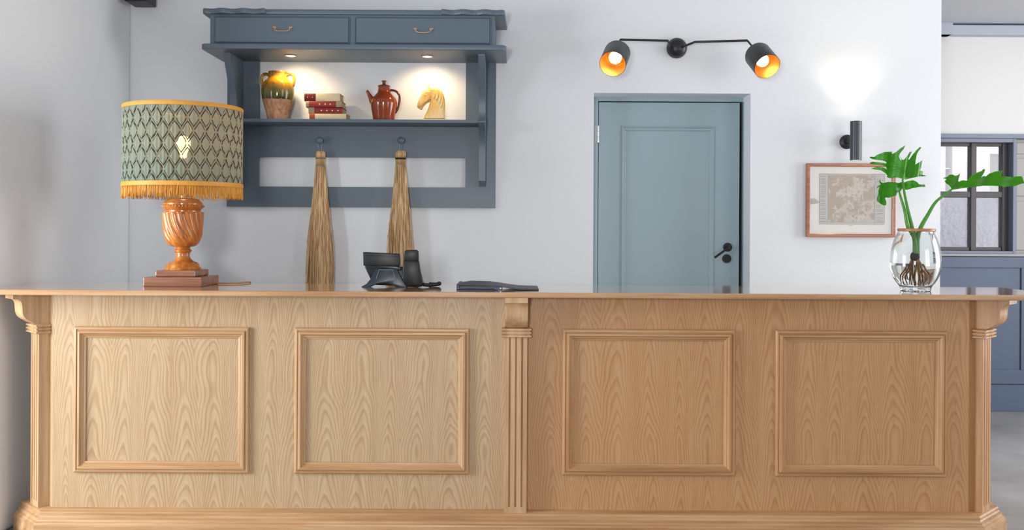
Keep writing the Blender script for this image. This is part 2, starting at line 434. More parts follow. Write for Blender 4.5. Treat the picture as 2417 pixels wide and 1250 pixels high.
# ------------------------------------------------------------------ reception counter
YC = 4.0; zTop = 1.028
PX0, PX1 = -1.908, 1.905; CT = 0.122; BK = 4.37
cnt = thing('reception_counter', 'long oak reception counter body with four framed panels and fluted corner pilasters', 'counter', (0, 4.2, 0))
plan = [(PX0 - CT, BK), (PX0 - CT, YC + CT), (PX0, YC), (PX1, YC), (PX1 + CT, YC + CT), (PX1 + CT, BK)]
XS = P(1243, 950, YC).x
b = bmesh.new()
pl = [(PX0 - CT, BK), (PX0 - CT, YC + CT), (PX0, YC), (XS, YC), (XS, BK)]
prism(b, pl, lambda u, v, h: Vector((u, v, h)), 0.0, zTop - 0.001)
part('body', b, M_ven1, cnt)
b = bmesh.new()
pl = [(XS, BK), (XS, YC), (PX1, YC), (PX1 + CT, YC + CT), (PX1 + CT, BK)]
prism(b, pl, lambda u, v, h: Vector((u, v, h)), 0.0, zTop - 0.001)
part('body', b, M_ven2, cnt, label='right half of the oak counter body, coloured redder for its dimmer light')
# base moulding
mt = mitres(plan)
bp = [(0, 0), (0.085, 0), (0.085, 0.083), (0.078, 0.087), (0.076, 0.093), (0.069, 0.097), (0.066, 0.104), (0.066, 0.110), (0.060, 0.113), (0.056, 0.118), (0.056, 0.128), (0.052, 0.133), (0.047, 0.135), (0, 0.137)]
b = bmesh.new(); sweep(b, mt, bp); part('base_moulding', b, M_oakh, cnt, smooth=True, angle=20)
# raised panel frames
mp = [(0, 0.0), (0, 0.012), (0.004, 0.016), (0.010, 0.017), (0.012, 0.013), (0.014, 0.013), (0.018, 0.021), (0.026, 0.022), (0.030, 0.017), (0.033, 0.013), (0.036, 0.013), (0.040, 0.008), (0.046, 0.006), (0.046, 0.0)]
for (xa, xb, left) in ((-1.815, -1.089, 1), (-0.899, -0.174, 1), (0.214, 0.930, 0), (1.098, 1.810, 0)):
    for side in range(4):
        b = bmesh.new(); z0, z1 = 0.2845, 0.889
        cs = [(xa, z0, 1, 1), (xb, z0, -1, 1), (xb, z1, -1, -1), (xa, z1, 1, -1)]
        i, j = side, (side + 1) % 4
        rings = [[b.verts.new((cx + sx * d, YC - h, cz + sz * d)) for d, h in mp] for cx, cz, sx, sz in (cs[i], cs[j])]
        n = len(mp)
        for k in range(n): b.faces.new((rings[0][k], rings[0][(k + 1) % n], rings[1][(k + 1) % n], rings[1][k]))
        b.faces.new(rings[0]); b.faces.new(rings[1][::-1])
        m = M_oakh if side in (0, 2) else (M_oakv if left else M_oakv2)
        part('panel_moulding', b, m, cnt, smooth=True, angle=20)
# pilasters: local u along the face, o outwards
def pilaster(cx, cy, ang, mat):
    ca, sa = math.cos(ang), math.sin(ang)
    def F(u, o, z): return Vector((cx + u * ca - (-o) * (-sa) * -1 * -1, cy, z)) if False else Vector((cx + u * ca + o * sa, cy + u * sa - o * ca, z))
    W = 0.046; o1 = 0.045; zb_, zt_ = 0.128, 0.862
    root_loc = F(0, 0, zb_)
    # shaft with three flutes
    b = bmesh.new(); fl = [(-0.0255, 0.0085), (0, 0.0085), (0.0255, 0.0085)]
    sec = [(-W, 0), (-W, o1)]
    for c, wd in fl:
        sec += [(c - wd / 2, o1), (c - wd / 2 + .001, o1 - 0.006), (c, o1 - 0.009), (c + wd / 2 - .001, o1 - 0.006), (c + wd / 2, o1)]
    sec += [(W, o1), (W, 0)]
    flat = [(u, o if abs(u) >= W - 1e-6 else o1) for u, o in sec]
    zs = [(zb_, flat), (zb_ + 0.030, flat), (zb_ + 0.034, sec), (zt_ - 0.004, sec), (zt_, sec)]
    rings = [[b.verts.new(F(u, o, z)) for u, o in s] for z, s in zs]
    n = len(sec)
    for a_, c_ in zip(rings, rings[1:]):
        for k in range(n): b.faces.new((a_[k], a_[(k + 1) % n], c_[(k + 1) % n], c_[k]))
    b.faces.new(rings[0]); b.faces.new(rings[-1][::-1])
    sh = part('pilaster', b, mat, cnt, smooth=True, angle=15)
    # necking of three reeds
    b = bmesh.new()
    prof = [(o1, 0.857)]
    for k in range(3):
        z0 = 0.858 + k * 0.0135
        prof += [(o1 + 0.010, z0), (o1 + 0.016, z0 + 0.003), (o1 + 0.016, z0 + 0.009), (o1 + 0.010, z0 + 0.012)]
    prof += [(o1, 0.8995)]
    rg = []
    for o_, z in prof:
        e = o_ - o1
        rg.append([b.verts.new(F(-W - e, 0, z)), b.verts.new(F(-W - e, o_, z)), b.verts.new(F(W + e, o_, z)), b.verts.new(F(W + e, 0, z))])
    for a_, c_ in zip(rg, rg[1:]):
        for k in range(4): b.faces.new((a_[k], a_[(k + 1) % 4], c_[(k + 1) % 4], c_[k]))
    b.faces.new(rg[0]); b.faces.new(rg[-1][::-1])
    part('necking', b, mat, sh, smooth=True, angle=20)
    # scrolled corbel
    cp = [(0, 0.899), (0.056, 0.899), (0.066, 0.903), (0.082, 0.914), (0.096, 0.923), (0.105, 0.935), (0.109, 0.948), (0.110, 0.962), (0.111, 0.978),
          (0.113, 0.988), (0.119, 0.997), (0.127, 1.003), (0.134, 1.006), (0.146, 1.006), (0.146, 1.0275), (0, 1.0275)]
    b = bmesh.new(); prism(b, cp, lambda u, v, h: F(h, u, v), -W, W)
    part('corbel', b, mat, sh, smooth=True, angle=28)
pilaster((PX0 - CT / 2) + 0.006, YC + CT / 2 - 0.006, -PI / 4, M_oakv)
pilaster(P(1217.5, 950, 3.95).x, YC, 0, M_oakv)
pilaster((PX1 + CT / 2) - 0.006, YC + CT / 2 - 0.006, PI / 4, M_oakv2)
# the worktop
TZ = 1.05
b = bmesh.new(); box(b, XL + 0.002, 2.235, YC - 0.157, 4.40, zTop, TZ)
o = part('countertop', b, M_oaktop, bevel=0.005, seg=3); recenter(o, (0, 4.1, zTop))
tag(o, 'continuous lacquered oak top with glossy surface on the reception counter', 'countertop')

# ------------------------------------------------------------------ table lamp
LX, LY = -1.445, 4.22
M_wal = oak('lamp_oiled_wood', srgb(216, 146, 70), srgb(182, 104, 40), srgb(116, 58, 22), 'Z', rough=0.28, coat=0.35)
M_plin = oak('lamp_plinth_wood', srgb(170, 124, 98), srgb(140, 94, 72), srgb(96, 60, 44), 'X', rough=0.3, coat=0.3)
lamp = thing('table_lamp', 'carved wooden urn table lamp with pleated green drum shade and gold fringe', 'lamp', (LX, LY, TZ))
S = LY / FPX
def rz(py, px=436, D=LY): return P(px, py, D).z
b = bmesh.new(); box(b, LX - .128, LX + .122, LY - .12, LY + .12, TZ, TZ + 0.040); part('plinth', b, M_plin, lamp, bevel=0.004)
b = bmesh.new(); box(b, LX - .090, LX + .087, LY - .09, LY + .09, TZ + 0.040, TZ + 0.068); part('plinth_step', b, M_plin, lamp, bevel=0.007, seg=3)
zt0 = TZ + 0.068
T_ = Matrix.Translation((LX, LY, 0))
pr = [(0.0, zt0), (0.077, zt0), (0.079, zt0 + .006), (0.074, zt0 + .013), (0.068, zt0 + .015), (0.070, zt0 + .022), (0.060, zt0 + .032), (0.045, zt0 + .037), (0.034, zt0 + .047), (0.029, zt0 + .062), (0.031, zt0 + .075), (0.037, zt0 + .080), (0.038, zt0 + .085), (0.033, zt0 + .088), (0.030, zt0 + .094), (0.034, zt0 + .102)]
b = bmesh.new(); lathe(b, pr, 56, T_); part('stem', b, M_wal, lamp, smooth=True, angle=35)
zb0 = zt0 + 0.100; zb1 = rz(500)
H = zb1 - zb0
ur = smoothprof([(0.028, 0), (0.050, 0.02), (0.068, 0.12), (0.080, 0.30), (0.084, 0.5), (0.0865, 0.75), (0.088, 0.9), (0.089, 0.98)], 6)
ur = [(r, zb0 + t * H) for r, t in ur]
def twist(r, z, a):
    t = (z - zb0) / H; t = max(0.0, min(1.0, t)); k = min(1, t * 3) * (1 if t < 0.93 else max(0.35, 1 - (t - 0.93) * 8))
    ph = 16 * (a - 0.95 * (1 - t) ** 1.7)
    return r - 0.0075 * k * (1 - abs(math.sin(ph / 2)) ** 0.7)
b = bmesh.new(); lathe(b, [(0, zb0)] + ur + [(0.087, zb1), (0.072, zb1 + .001), (0, zb1 + .001)], 256, T_, twist)
part('urn', b, M_wal, lamp, smooth=True, angle=60)
zc = zb1
cap = [(0, zc), (0.074, zc), (0.074, zc + 0.006), (0.079, zc + 0.012), (0.086, zc + 0.018), (0.088, zc + 0.024), (0.086, zc + 0.030), (0.083, zc + 0.032), (0.083, zc + 0.037), (0.080, zc + 0.041), (0.074, zc + 0.048), (0.066, zc + 0.056), (0.05, zc + 0.060), (0, zc + 0.061)]
b = bmesh.new(); lathe(b, cap, 64, T_)
for i in range(40):
    a = 2 * PI * i / 40
    bmesh.ops.create_uvsphere(b, u_segments=8, v_segments=6, radius=0.0045, matrix=Matrix.Translation((LX + .086 * math.cos(a), LY + .086 * math.sin(a), zc + 0.025)))
part('urn_lid', b, M_wal, lamp, smooth=True, angle=35)
zs1 = P(436, 259, LY).z; zs0 = P(436, 436, LY).z; SR = 0.2485
b = bmesh.new(); lathe(b, [(0, zc + .06), (0.012, zc + .06), (0.012, zs0 + .05), (0.018, zs0 + .055), (0.018, zs0 + .10), (0, zs0 + .10)], 20, T_)
for k in range(3):
    a = k * 2 * PI / 3
    tube(b, [(LX, LY, zs1 - .03), (LX + .244 * math.cos(a), LY + .244 * math.sin(a), zs1 - .012)], 0.002, 6)
tube(b, [(LX, LY, zs0 + .10), (LX + .03, LY, zs0 + .12), (LX + .035, LY, zs1 - .08), (LX, LY, zs1 - .03)], 0.002, 6)
part('lamp_holder', b, M_brass, lamp, smooth=True)
zbulb = P(440, 342, LY).z
b = bmesh.new(); lathe(b, smoothprof([(0.0, zbulb - .06), (0.013, zbulb - .055), (0.016, zbulb - .035), (0.029, zbulb - .005), (0.0305, zbulb + .012), (0.02, zbulb + .034), (0.0, zbulb + .041)], 4), 24, T_)
M_bulb = emit('warm_bulb_glow', (1.0, 0.70, 0.30, 1), 26)
part('light_bulb', b, M_bulb, lamp, smooth=True, auto=False)
l = bpy.data.lights.new('lamp_bulb_light', 'POINT'); l.energy = 1.5; l.color = (1.0, 0.70, 0.38); l.shadow_soft_size = 0.03
lo = bpy.data.objects.new('lamp_bulb_light', l); C.objects.link(lo); lo.parent = lamp; lo.location = (0, 0, zbulb + 0.06 - TZ)
# shade: smocked diamonds
NTH, NZ = 576, 96; COLS = 32; ROWH = 0.108
b = bmesh.new(); uvl = b.loops.layers.uv.new('pleats')
def dia(u, v):
    # closeness to the lattice lines, 0 on a line
    tr = 0.25 + 0.25 * math.cos(2 * PI * v)
    a1 = (u - tr) % 1.0; a2 = (u + tr) % 1.0
    return min(min(a1, 1 - a1), min(a2, 1 - a2))
grid = []
for j in range(NZ + 1):
    z = zs0 + (zs1 - zs0) * j / NZ; row = []
    for i in range(NTH):
        a = 2 * PI * i / NTH; u = COLS * i / NTH; v = (z - zs0) / ROWH
        d = dia(u, v); edge = min(1, j / 4, (NZ - j) / 4)
        rr = SR + edge * 0.006 * (min(d, 0.2) / 0.2 - 0.6) + 0.0012 * math.sin(2 * PI * u * 3) * edge
        row.append(b.verts.new((LX + rr * math.cos(a), LY + rr * math.sin(a), z)))
    grid.append(row)
for j in range(NZ):
    for i in range(NTH):
        k = (i + 1) % NTH
        f = b.faces.new((grid[j][i], grid[j][k], grid[j + 1][k], grid[j + 1][i]))
        for lp, (ii, jj) in zip(f.loops, ((i, j), (i + 1, j), (i + 1, j + 1), (i, j + 1))):
            lp[uvl].uv = (COLS * ii / NTH, (zs1 - zs0) * jj / NZ / ROWH)
def shademat():
    k = NT('pleated_green_fabric'); uv = k.n('ShaderNodeUVMap'); uv.uv_map = 'pleats'
    s = k.n('ShaderNodeSeparateXYZ'); k.l(uv.outputs[0], s.inputs[0])
    u, v = s.outputs[0], s.outputs[1]
    o = k.obj()
    u = k.math('ADD', u, k.math('MULTIPLY', k.math('SUBTRACT', k.noise(o, 22, 2), 0.5), 0.25))
    tri = k.math('ADD', 0.25, k.math('MULTIPLY', k.math('COSINE', k.math('MULTIPLY', v, 2 * PI)), 0.25))
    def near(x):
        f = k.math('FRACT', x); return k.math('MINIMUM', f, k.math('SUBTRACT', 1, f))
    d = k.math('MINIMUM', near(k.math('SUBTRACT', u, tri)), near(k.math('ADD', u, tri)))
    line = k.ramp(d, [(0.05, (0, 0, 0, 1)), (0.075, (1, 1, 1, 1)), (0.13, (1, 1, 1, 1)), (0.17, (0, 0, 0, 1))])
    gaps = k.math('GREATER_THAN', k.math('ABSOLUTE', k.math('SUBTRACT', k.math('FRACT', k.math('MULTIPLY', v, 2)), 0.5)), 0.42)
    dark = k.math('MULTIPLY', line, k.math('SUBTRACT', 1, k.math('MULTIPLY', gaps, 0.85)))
    weave = k.noise(k.mapping(o, (300, 300, 900)), 1.0, 2)
    basec = k.mix(weave, srgb(88, 120, 110), srgb(122, 158, 144))
    basec = k.mix(dark, basec, srgb(52, 46, 38))  # crease shade of the folds put into the colour along the lattice
    k.col(basec); k.set(Roughness=0.7); k.b.inputs['Sheen Weight'].default_value = 0.3
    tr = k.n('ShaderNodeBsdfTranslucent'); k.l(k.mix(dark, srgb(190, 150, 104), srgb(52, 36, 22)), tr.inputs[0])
    mx = k.n('ShaderNodeMixShader'); mx.inputs[0].default_value = 0.30
    k.l(k.b.outputs[0], mx.inputs[1]); k.l(tr.outputs[0], mx.inputs[2])
    tp = k.n('ShaderNodeBsdfTransparent'); mx2 = k.n('ShaderNodeMixShader')
    hole = k.math('MULTIPLY', k.math('SUBTRACT', 1, dark), 0.07)
    k.l(hole, mx2.inputs[0]); k.l(mx.outputs[0], mx2.inputs[1]); k.l(tp.outputs[0], mx2.inputs[2])
    k.l(mx2.outputs[0], k.out.inputs[0]); k.bump(weave, 0.3, 0.001)
    return k.m
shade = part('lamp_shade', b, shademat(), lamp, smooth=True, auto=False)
M_gold = paint('gold_braid', srgb(214, 150, 56), 0.55, 0.12, 0.5, scale=60)
b = bmesh.new(); lathe(b, [(SR + .001, zs1 - 0.008), (SR + .005, zs1 - 0.007), (SR + .0055, zs1 + 0.006), (SR + .003, zs1 + 0.010), (SR - .004, zs1 + 0.009), (SR - .005, zs1 - 0.006)], 128, T_)
part('top_trim', b, M_gold, shade, smooth=True, angle=50)
b = bmesh.new(); lathe(b, [(SR - .004, zs0 - 0.012), (SR + .005, zs0 - 0.012), (SR + .0065, zs0 - 0.004), (SR + .005, zs0 + 0.006), (SR + .001, zs0 + 0.007), (SR - .004, zs0 + 0.006)], 128, T_)
part('bottom_trim', b, M_gold, shade, smooth=True, angle=50)
b = bmesh.new()
for i in range(760):
    a = 2 * PI * (i + random.random() * .8) / 760; L_ = random.uniform(0.036, 0.056); r0 = SR + random.uniform(-.002, .004)
    da = random.uniform(-.012, .012); dr = random.uniform(-.004, .003)
    pts = []
    for q in range(4):
        t = q / 3; aa = a + da * t * t; rr = r0 + dr * t
        pts.append((LX + rr * math.cos(aa), LY + rr * math.sin(aa), zs0 - 0.008 - L_ * t))
    tube(b, pts, 0.0013, 5)
part('fringe', b, M_gold, shade, smooth=True, auto=False)
# flex
b = bmesh.new(); tube(b, smoothprof([(LX + .10, LY + .09, TZ + .005), (LX + .16, LY + .07, TZ + .005), (LX + .22, LY + .09, TZ + .005), (LX + .24, LY + .17, TZ + .005), (LX + .245, LY + .186, TZ - .012 + .016), (LX + .245, LY + .193, TZ - .01), (LX + .245, LY + .193, TZ - .06)], 6), 0.0035, 8)
part('power_cord', b, paint('gold_flex', srgb(176, 128, 80), 0.6), lamp, smooth=True)

# ------------------------------------------------------------------ wall shelf
shf = thing('wall_shelf', 'slate blue wall shelf unit with two drawers on top and pegs below', 'shelf', (P(853, 300, YW).x, YW, P(853, 490, YW).z))
YB = YW - 0.025
def X(px, D, py=300): return P(px, py, D).x
def Z(py, D, px=850): return P(px, py, D).z
bx0, bx1 = X(536, YB), X(1170, YB); wx0, wx1 = X(611, YB), X(1099, YB)
bz0 = Z(489, YB); bz1 = Z(60, YB)
b = bmesh.new()
box(b, bx0, wx0, YB, YW - .001, bz0, bz1); box(b, wx1, bx1, YB, YW - .001, bz0, bz1)
box(b, wx0, wx1, YB, YW - .001, bz0, Z(441, YB)); box(b, wx0, wx1, YB, YW - .001, Z(371, YB), Z(286, YB)); box(b, wx0, wx1, YB, YW - .001, Z(120, YB), bz1)
part('back_frame', b, M_shelf, shf)
# shelf board
SY = 5.17; sz1 = Z(281, SY); sz0 = sz1 - 0.018
sl_out = X(559, YB); sl_in = X(574, YB); sr_in = X(1128, 5.12); sr_out = sr_in + (sl_in - sl_out)
b = bmesh.new(); box(b, sl_in, sr_in, SY, YB, sz0, sz1); part('shelf_board', b, M_shelf, shf, bevel=0.002)
# lower slab & top slab with rounded corners
D1 = 5.0
def slab(z0, z1, x0, x1, y0, wavy, name):
    pts = []
    r = 0.035
    if not wavy:
        for q in range(7):
            a = PI + q / 6 * PI / 2; pts.append((x0 + r + r * math.cos(a), y0 + r + r * math.sin(a)))
        for q in range(7):
            a = 1.5 * PI + q / 6 * PI / 2; pts.append((x1 - r + r * math.cos(a), y0 + r + r * math.sin(a)))
    else:
        Lw = 0.34
        for q in range(25):
            t = q / 24; pts.append((x0 + 0.01 * (1 - min(1, t * 12)) ** 2 + t * Lw, y0 + 0.03 * (1 - min(1, t * 10)) ** 2 + 0.011 * (1 - math.cos(t * 3 * 2 * PI)) * 1.0))
        pts.append((x0 + Lw + .002, y0 + 0.028)); pts.append((x1 - Lw - .002, y0 + 0.028))
        for q in range(25):
            t = 1 - q / 24; pts.append((x1 - 0.01 * (1 - min(1, t * 12)) ** 2 - t * Lw, y0 + 0.03 * (1 - min(1, t * 10)) ** 2 + 0.011 * (1 - math.cos(t * 3 * 2 * PI)) * 1.0))
    pts += [(x1, YW - .002), (x0, YW - .002)]
    b = bmesh.new(); prism(b, pts, lambda u, v, h: Vector((u, v, h)), z0, z1)
    part(name, b, M_shelf, shf, bevel=0.003, smooth=True, angle=35)
zl0 = Z(116, D1, 830); zl1 = Z(104, D1, 830)
slab(zl0, zl1, X(472, D1, 100), X(1195, D1, 100), D1, False, 'lower_slab')
zt_0 = Z(31.5, D1, 830); zt_1 = Z(19.5, D1, 830)
slab(zt_0, zt_1, X(470, D1, 20), X(1196, D1, 20), D1, True, 'scalloped_top')
# drawer case
Dd = 5.035
b = bmesh.new(); cx0, cx1 = X(496, Dd, 60), X(1168, Dd, 60); box(b, cx0, cx1, Dd, YW - .002, zl1, zt_0); part('drawer_case', b, M_shelf, shf, bevel=0.002)
for (pa, pb, hx_) in ((506, 826, 667), (838, 1159, 999.5)):
    x0, x1 = X(pa, Dd, 60), X(pb, Dd, 60); z0, z1 = zl1 + 0.007, zt_0 - 0.011
    b = bmesh.new()
    # shadow groove around the drawer, then its slightly raised front
    for (d, h) in ((0.0, 0.0),):
        pass
    framesweep(b, x0, x1, z0, z1, Dd, [(0.0, -0.001), (0.0, 0.005), (0.002, 0.007), (0.004, 0.004), (0.007, 0.001), (0.007, -0.001)])
    box(b, x0 + .007, x1 - .007, Dd - 0.006, Dd + 0.002, z0 + .007, z1 - .007)
    dr = part('drawer', b, M_shelf, shf, bevel=0.0015)
    hc = P(hx_, 68 + (hx_ - 667) * 0.0105, Dd - 0.006)
    b = bmesh.new(); hw = 0.046
    for s in (-1, 1):
        c = hc + Vector((s * (hw - .006), -0.001, 0.006))
        bmesh.ops.create_uvsphere(b, u_segments=14, v_segments=10, radius=0.0075, matrix=Matrix.Translation(c) @ Matrix.Diagonal((1, .6, 1, 1)))
        bmesh.ops.create_uvsphere(b, u_segments=12, v_segments=8, radius=0.0045, matrix=Matrix.Translation(c + Vector((s * .008, 0, .003))))
    pts = smoothprof([tuple(hc + Vector(q)) for q in ((-hw + .006, -.002, .006), (-hw + .006, -.012, -.004), (-hw + .018, -.016, -.013), (0, -.016, -.015), (hw - .018, -.016, -.013), (hw - .006, -.012, -.004), (hw - .006, -.002, .006))], 5)
    tube(b, pts, 0.0028, 8)
    part('handle', b, M_brass, dr, smooth=True, auto=False)
# side brackets with curved front
def bracket(x0, x1):
    prof = [(YB, zl0), (5.12, zl0)] + smoothprof([(5.12, Z(125, 5.1)), (5.14, Z(150, 5.15)), (5.185, Z(185, 5.2)), (5.235, Z(225, 5.25)), (5.25, Z(262, 5.25)), (5.24, sz1 + .02), (5.175, sz1), (5.17, sz0), (5.24, sz0 - .03), (5.285, Z(330, 5.3)), (5.30, Z(380, 5.3)), (5.305, Z(425, 5.3))], 4) + [(5.33, Z(438, 5.33)), (YB, Z(438, YB))]
    b = bmesh.new(); prism(b, prof, lambda u, v, h: Vector((h, u, v)), x0, x1)
    part('side_bracket', b, M_shelf, shf, smooth=True, angle=35)
bracket(sl_out, sl_in); bracket(sr_in, sr_out)
# pegs
peg_pts = []
for px, py in ((759, 333), (949, 333)):
    c = P(px, py, YB); b = bmesh.new()
    lathe(b, smoothprof([(0, -.001), (0.010, 0.0), (0.0085, 0.012), (0.008, 0.03), (0.014, 0.04), (0.0195, 0.05), (0.018, 0.062), (0.008, 0.068), (0, 0.069)], 4), 24, Matrix.Translation(c) @ RX)
    part('peg', b, M_shelf, shf, smooth=True, auto=False); peg_pts.append(c)
# recessed spotlights
M_spot = emit('spotlight_glow', (1.0, 0.80, 0.52, 1), 14)
for px in (686, 1009):
    c = P(px, 130.5 + (px - 850) * 0.0085, 5.19); c.z = zl0
    b = bmesh.new(); lathe(b, [(0.030, 0.001), (0.033, -0.003), (0.028, -0.004), (0.024, -0.001)], 32, Matrix.Translation(c)); s_ = part('spotlight', b, M_brass, shf, smooth=True)
    b = bmesh.new(); lathe(b, [(0, -0.0045), (0.018, -0.004), (0.0245, -0.0015), (0, -0.001)], 32, Matrix.Translation(c)); part('spotlight_lens', b, M_spot, s_, smooth=True)
    l = bpy.data.lights.new('shelf_spotlight_beam', 'SPOT'); l.energy = 6.5; l.color = (1, 0.74, 0.44); l.spot_size = math.radians(125); l.spot_blend = 0.8; l.shadow_soft_size = 0.015
    lo = bpy.data.objects.new('shelf_spotlight_beam', l); C.objects.link(lo); lo.parent = shf; lo.location = c + Vector((0, 0, -0.012)) - shf.location; lo.rotation_euler = (math.radians(32), 0, 0)

# ------------------------------------------------------------------ objects on the shelf
SZ = sz1
def shelfx(px, D): return P(px, 281, D).x
# jar
JY = 5.27; jx = shelfx(655.5, JY); J = Matrix.Translation((jx, JY, SZ))
def jarmat():
    k = NT('drip_glazed_jar'); v = k.obj(); s = k.n('ShaderNodeSeparateXYZ'); k.l(v, s.inputs[0]); z = s.outputs[2]
    dr = k.noise(k.mapping(v, (60, 60, 7)), 1.0, 4, 0.6); bl = k.noise(k.mapping(v, (14, 14, 9)), 1.0, 3)
    zz = k.math('ADD', z, k.math('MULTIPLY', k.math('SUBTRACT', dr, 0.5), 0.09))
    g = k.ramp(k.math('DIVIDE', zz, 0.27), [(0.40, srgb(62, 52, 26)), (0.55, srgb(104, 98, 44)), (0.68, srgb(130, 92, 30)), (0.76, srgb(184, 128, 34)), (0.88, srgb(190, 140, 40)), (0.97, srgb(120, 78, 34))])
    bl = k.ramp(k.noise(k.mapping(v, (40, 40, 24)), 1.0, 5, .65), [(.35, (0, 0, 0, 1)), (.65, (1, 1, 1, 1))])
    tc = k.mix(bl, srgb(150, 96, 66), srgb(206, 160, 124))
    lim = k.math('GREATER_THAN', k.math('ADD', z, k.math('MULTIPLY', k.math('SUBTRACT', bl, .5), 0.008)), 0.112)
    k.col(k.mix(lim, tc, g)); r = k.math('SUBTRACT', 0.75, k.math('MULTIPLY', lim, 0.63)); k.l(r, k.b.inputs['Roughness']); return k.m
jar = thing('glazed_jar', 'two-handled olive and yellow glazed jar with bare clay foot on blue shelf', 'jar', (jx, JY, SZ))
jm = jarmat()
b = bmesh.new(); lathe(b, [(0, 0.002), (0.054, 0)] + smoothprof([(0.0565, 0.002), (0.0565, 0.012), (0.0615, 0.040), (0.073, 0.078), (0.083, 0.115), (0.0875, 0.150), (0.087, 0.180), (0.078, 0.207), (0.060, 0.226), (0.051, 0.238), (0.050, 0.252), (0.0525, 0.262), (0.0515, 0.268)], 4) + [(0.047, 0.268), (0.045, 0.24), (0, 0.23)], 56, J)
part('jar_body', b, jm, jar, smooth=True, angle=60)
for s in (-1, 1):
    b = bmesh.new(); pts = smoothprof([(jx + s * .048, JY, SZ + .247), (jx + s * .066, JY, SZ + .256), (jx + s * .084, JY, SZ + .248), (jx + s * .0895, JY, SZ + .225), (jx + s * .086, JY, SZ + .2), (jx + s * .080, JY, SZ + .188)], 5)
    tube(b, pts, 0.008, 12, radii=[0.008 + 0.002 * math.sin(i) * 0 for i in range(len(pts))])
    part('handle', b, jm, jar, smooth=True, auto=False)
# books
def bookmat(name, c, spots=None):
    return paint(name, c, 0.6, 0.10, 0.25, scale=45)
M_red = bookmat('red_cloth', srgb(140, 40, 36)); M_cream = bookmat('cream_label', srgb(216, 198, 160)); M_or = bookmat('orange_cloth', srgb(216, 110, 50)); M_page = paint('aged_pages', srgb(214, 190, 150), 0.8, 0.12, 0.4, scale=120); M_gilt = paint('gilt', srgb(235, 205, 150), 0.35, 0.05, 0.0, metallic=0.3)
BY = 5.235
bs = BY / FPX
books = [  # px left, px right, y top, y bottom, cover, label patches (from, to, material), dots, label
    (730.5, 817, 265, 281, M_cream, [(0.0, 0.15, M_or)], [], 'cream book with orange spine end, bottom of the shelf stack'),
    (728, 808, 250, 265, M_red, [(0.0, 0.17, M_cream)], [0.38, 0.54, 0.70, 0.87], 'red book with cream label and gilt dots, second from bottom of the stack'),
    (722, 807, 236, 250, M_red, [(0.0, 0.09, M_cream), (0.84, 1.0, M_cream)], [0.38, 0.54, 0.68], 'dark red book with cream ends, third from bottom of the stack'),
    (718, 802, 217.5, 236, M_cream, [(0.0, 0.32, M_red)], [0.09, 0.23], 'half red half cream book on top of the shelf stack')]
zcur = SZ
for (pl_, pr_, ya, yb_, cov, pats, dots, lab) in books:
    x0, x1 = shelfx(pl_, BY), shelfx(pr_, BY); h = (yb_ - ya) * bs; dp = 0.125 + random.uniform(-.006, .006)
    y0 = BY + random.uniform(-.004, .004)
    bk = thing('book', lab, 'book', ((x0 + x1) / 2, y0 + dp / 2, zcur), 'old books stacked on the blue shelf')
    b = bmesh.new(); t = 0.0025
    box(b, x0, x1, y0 + .004, y0 + dp, zcur, zcur + t); box(b, x0, x1, y0 + .004, y0 + dp, zcur + h - t, zcur + h)
    n = 8; prv = None; rows = []
    for q in range(n + 1):
        a = -PI / 2 + PI * q / n
        rows.append([b.verts.new((x, y0 + .004 - 0.006 * math.cos(a), zcur + h / 2 + h / 2 * math.sin(a))) for x in (x0, x1)])
    for r1, r2 in zip(rows, rows[1:]): b.faces.new((r1[0], r1[1], r2[1], r2[0]))
    for s in (0, 1): b.faces.new([r[s] for r in rows])
    b.faces.new((rows[0][0], rows[0][1], rows[-1][1], rows[-1][0]))
    part('cover', b, cov, bk)
    b = bmesh.new(); box(b, x0 + .003, x1 - .003, y0 + .005, y0 + dp - .003, zcur + t, zcur + h - t); part('pages', b, M_page, bk)
    def patch(u0, u1, v0, v1, m, nm):
        b = bmesh.new(); rws = []
        for q in range(7):
            vv = v0 + (v1 - v0) * q / 6; a = math.asin(max(-1, min(1, 2 * vv - 1)))
            rws.append([b.verts.new((x0 + (x1 - x0) * uu, y0 + .004 - 0.0066 * math.cos(a) - .0003, zcur + h * vv)) for uu in (u0, u1)])
        for r1, r2 in zip(rws, rws[1:]): b.faces.new((r1[0], r1[1], r2[1], r2[0]))
        g = bmesh.ops.solidify(b, geom=b.faces[:], thickness=0.0003)
        return part(nm, b, m, bk)
    for (u0, u1, m) in pats: patch(u0, u1, 0.02, 0.98, m, 'spine_label')
    for d in dots:
        b = bmesh.new(); bmesh.ops.create_icosphere(b, subdivisions=2, radius=0.0042, matrix=Matrix.Translation((x0 + (x1 - x0) * d, y0 - 0.0022, zcur + h / 2)) @ Matrix.Diagonal((1, .2, 1, 1)))
        part('gilt_ornament', b, M_gilt, bk, smooth=True)
    zcur += h
# pitcher
PY_ = 5.26; qx = shelfx(906, PY_)
M_pit = paint('glossy_rust_glaze', srgb(140, 58, 22), 0.16, 0.16, 0.0, scale=16, coat=0.35)
M_pitd = paint('dark_rust_glaze', srgb(96, 36, 22), 0.2, 0.1, 0.0, coat=0.6)
pit = thing('ceramic_jug', 'glossy rust brown ceramic jug with lid, spout and looped handle', 'jug', (qx, PY_, SZ))
Q = Matrix.Translation((qx, PY_, SZ))
b = bmesh.new(); lathe(b, [(0, .001)] + smoothprof([(0.056, 0), (0.058, 0.004), (0.0625, 0.03), (0.068, 0.06), (0.0725, 0.09), (0.0725, 0.103), (0.066, 0.122), (0.050, 0.142), (0.037, 0.156), (0.033, 0.170), (0.0325, 0.188)], 4) + [(0.028, 0.188), (0.028, .17), (0, .16)], 56, Q)
part('jug_body', b, M_pit, pit, smooth=True, angle=60)
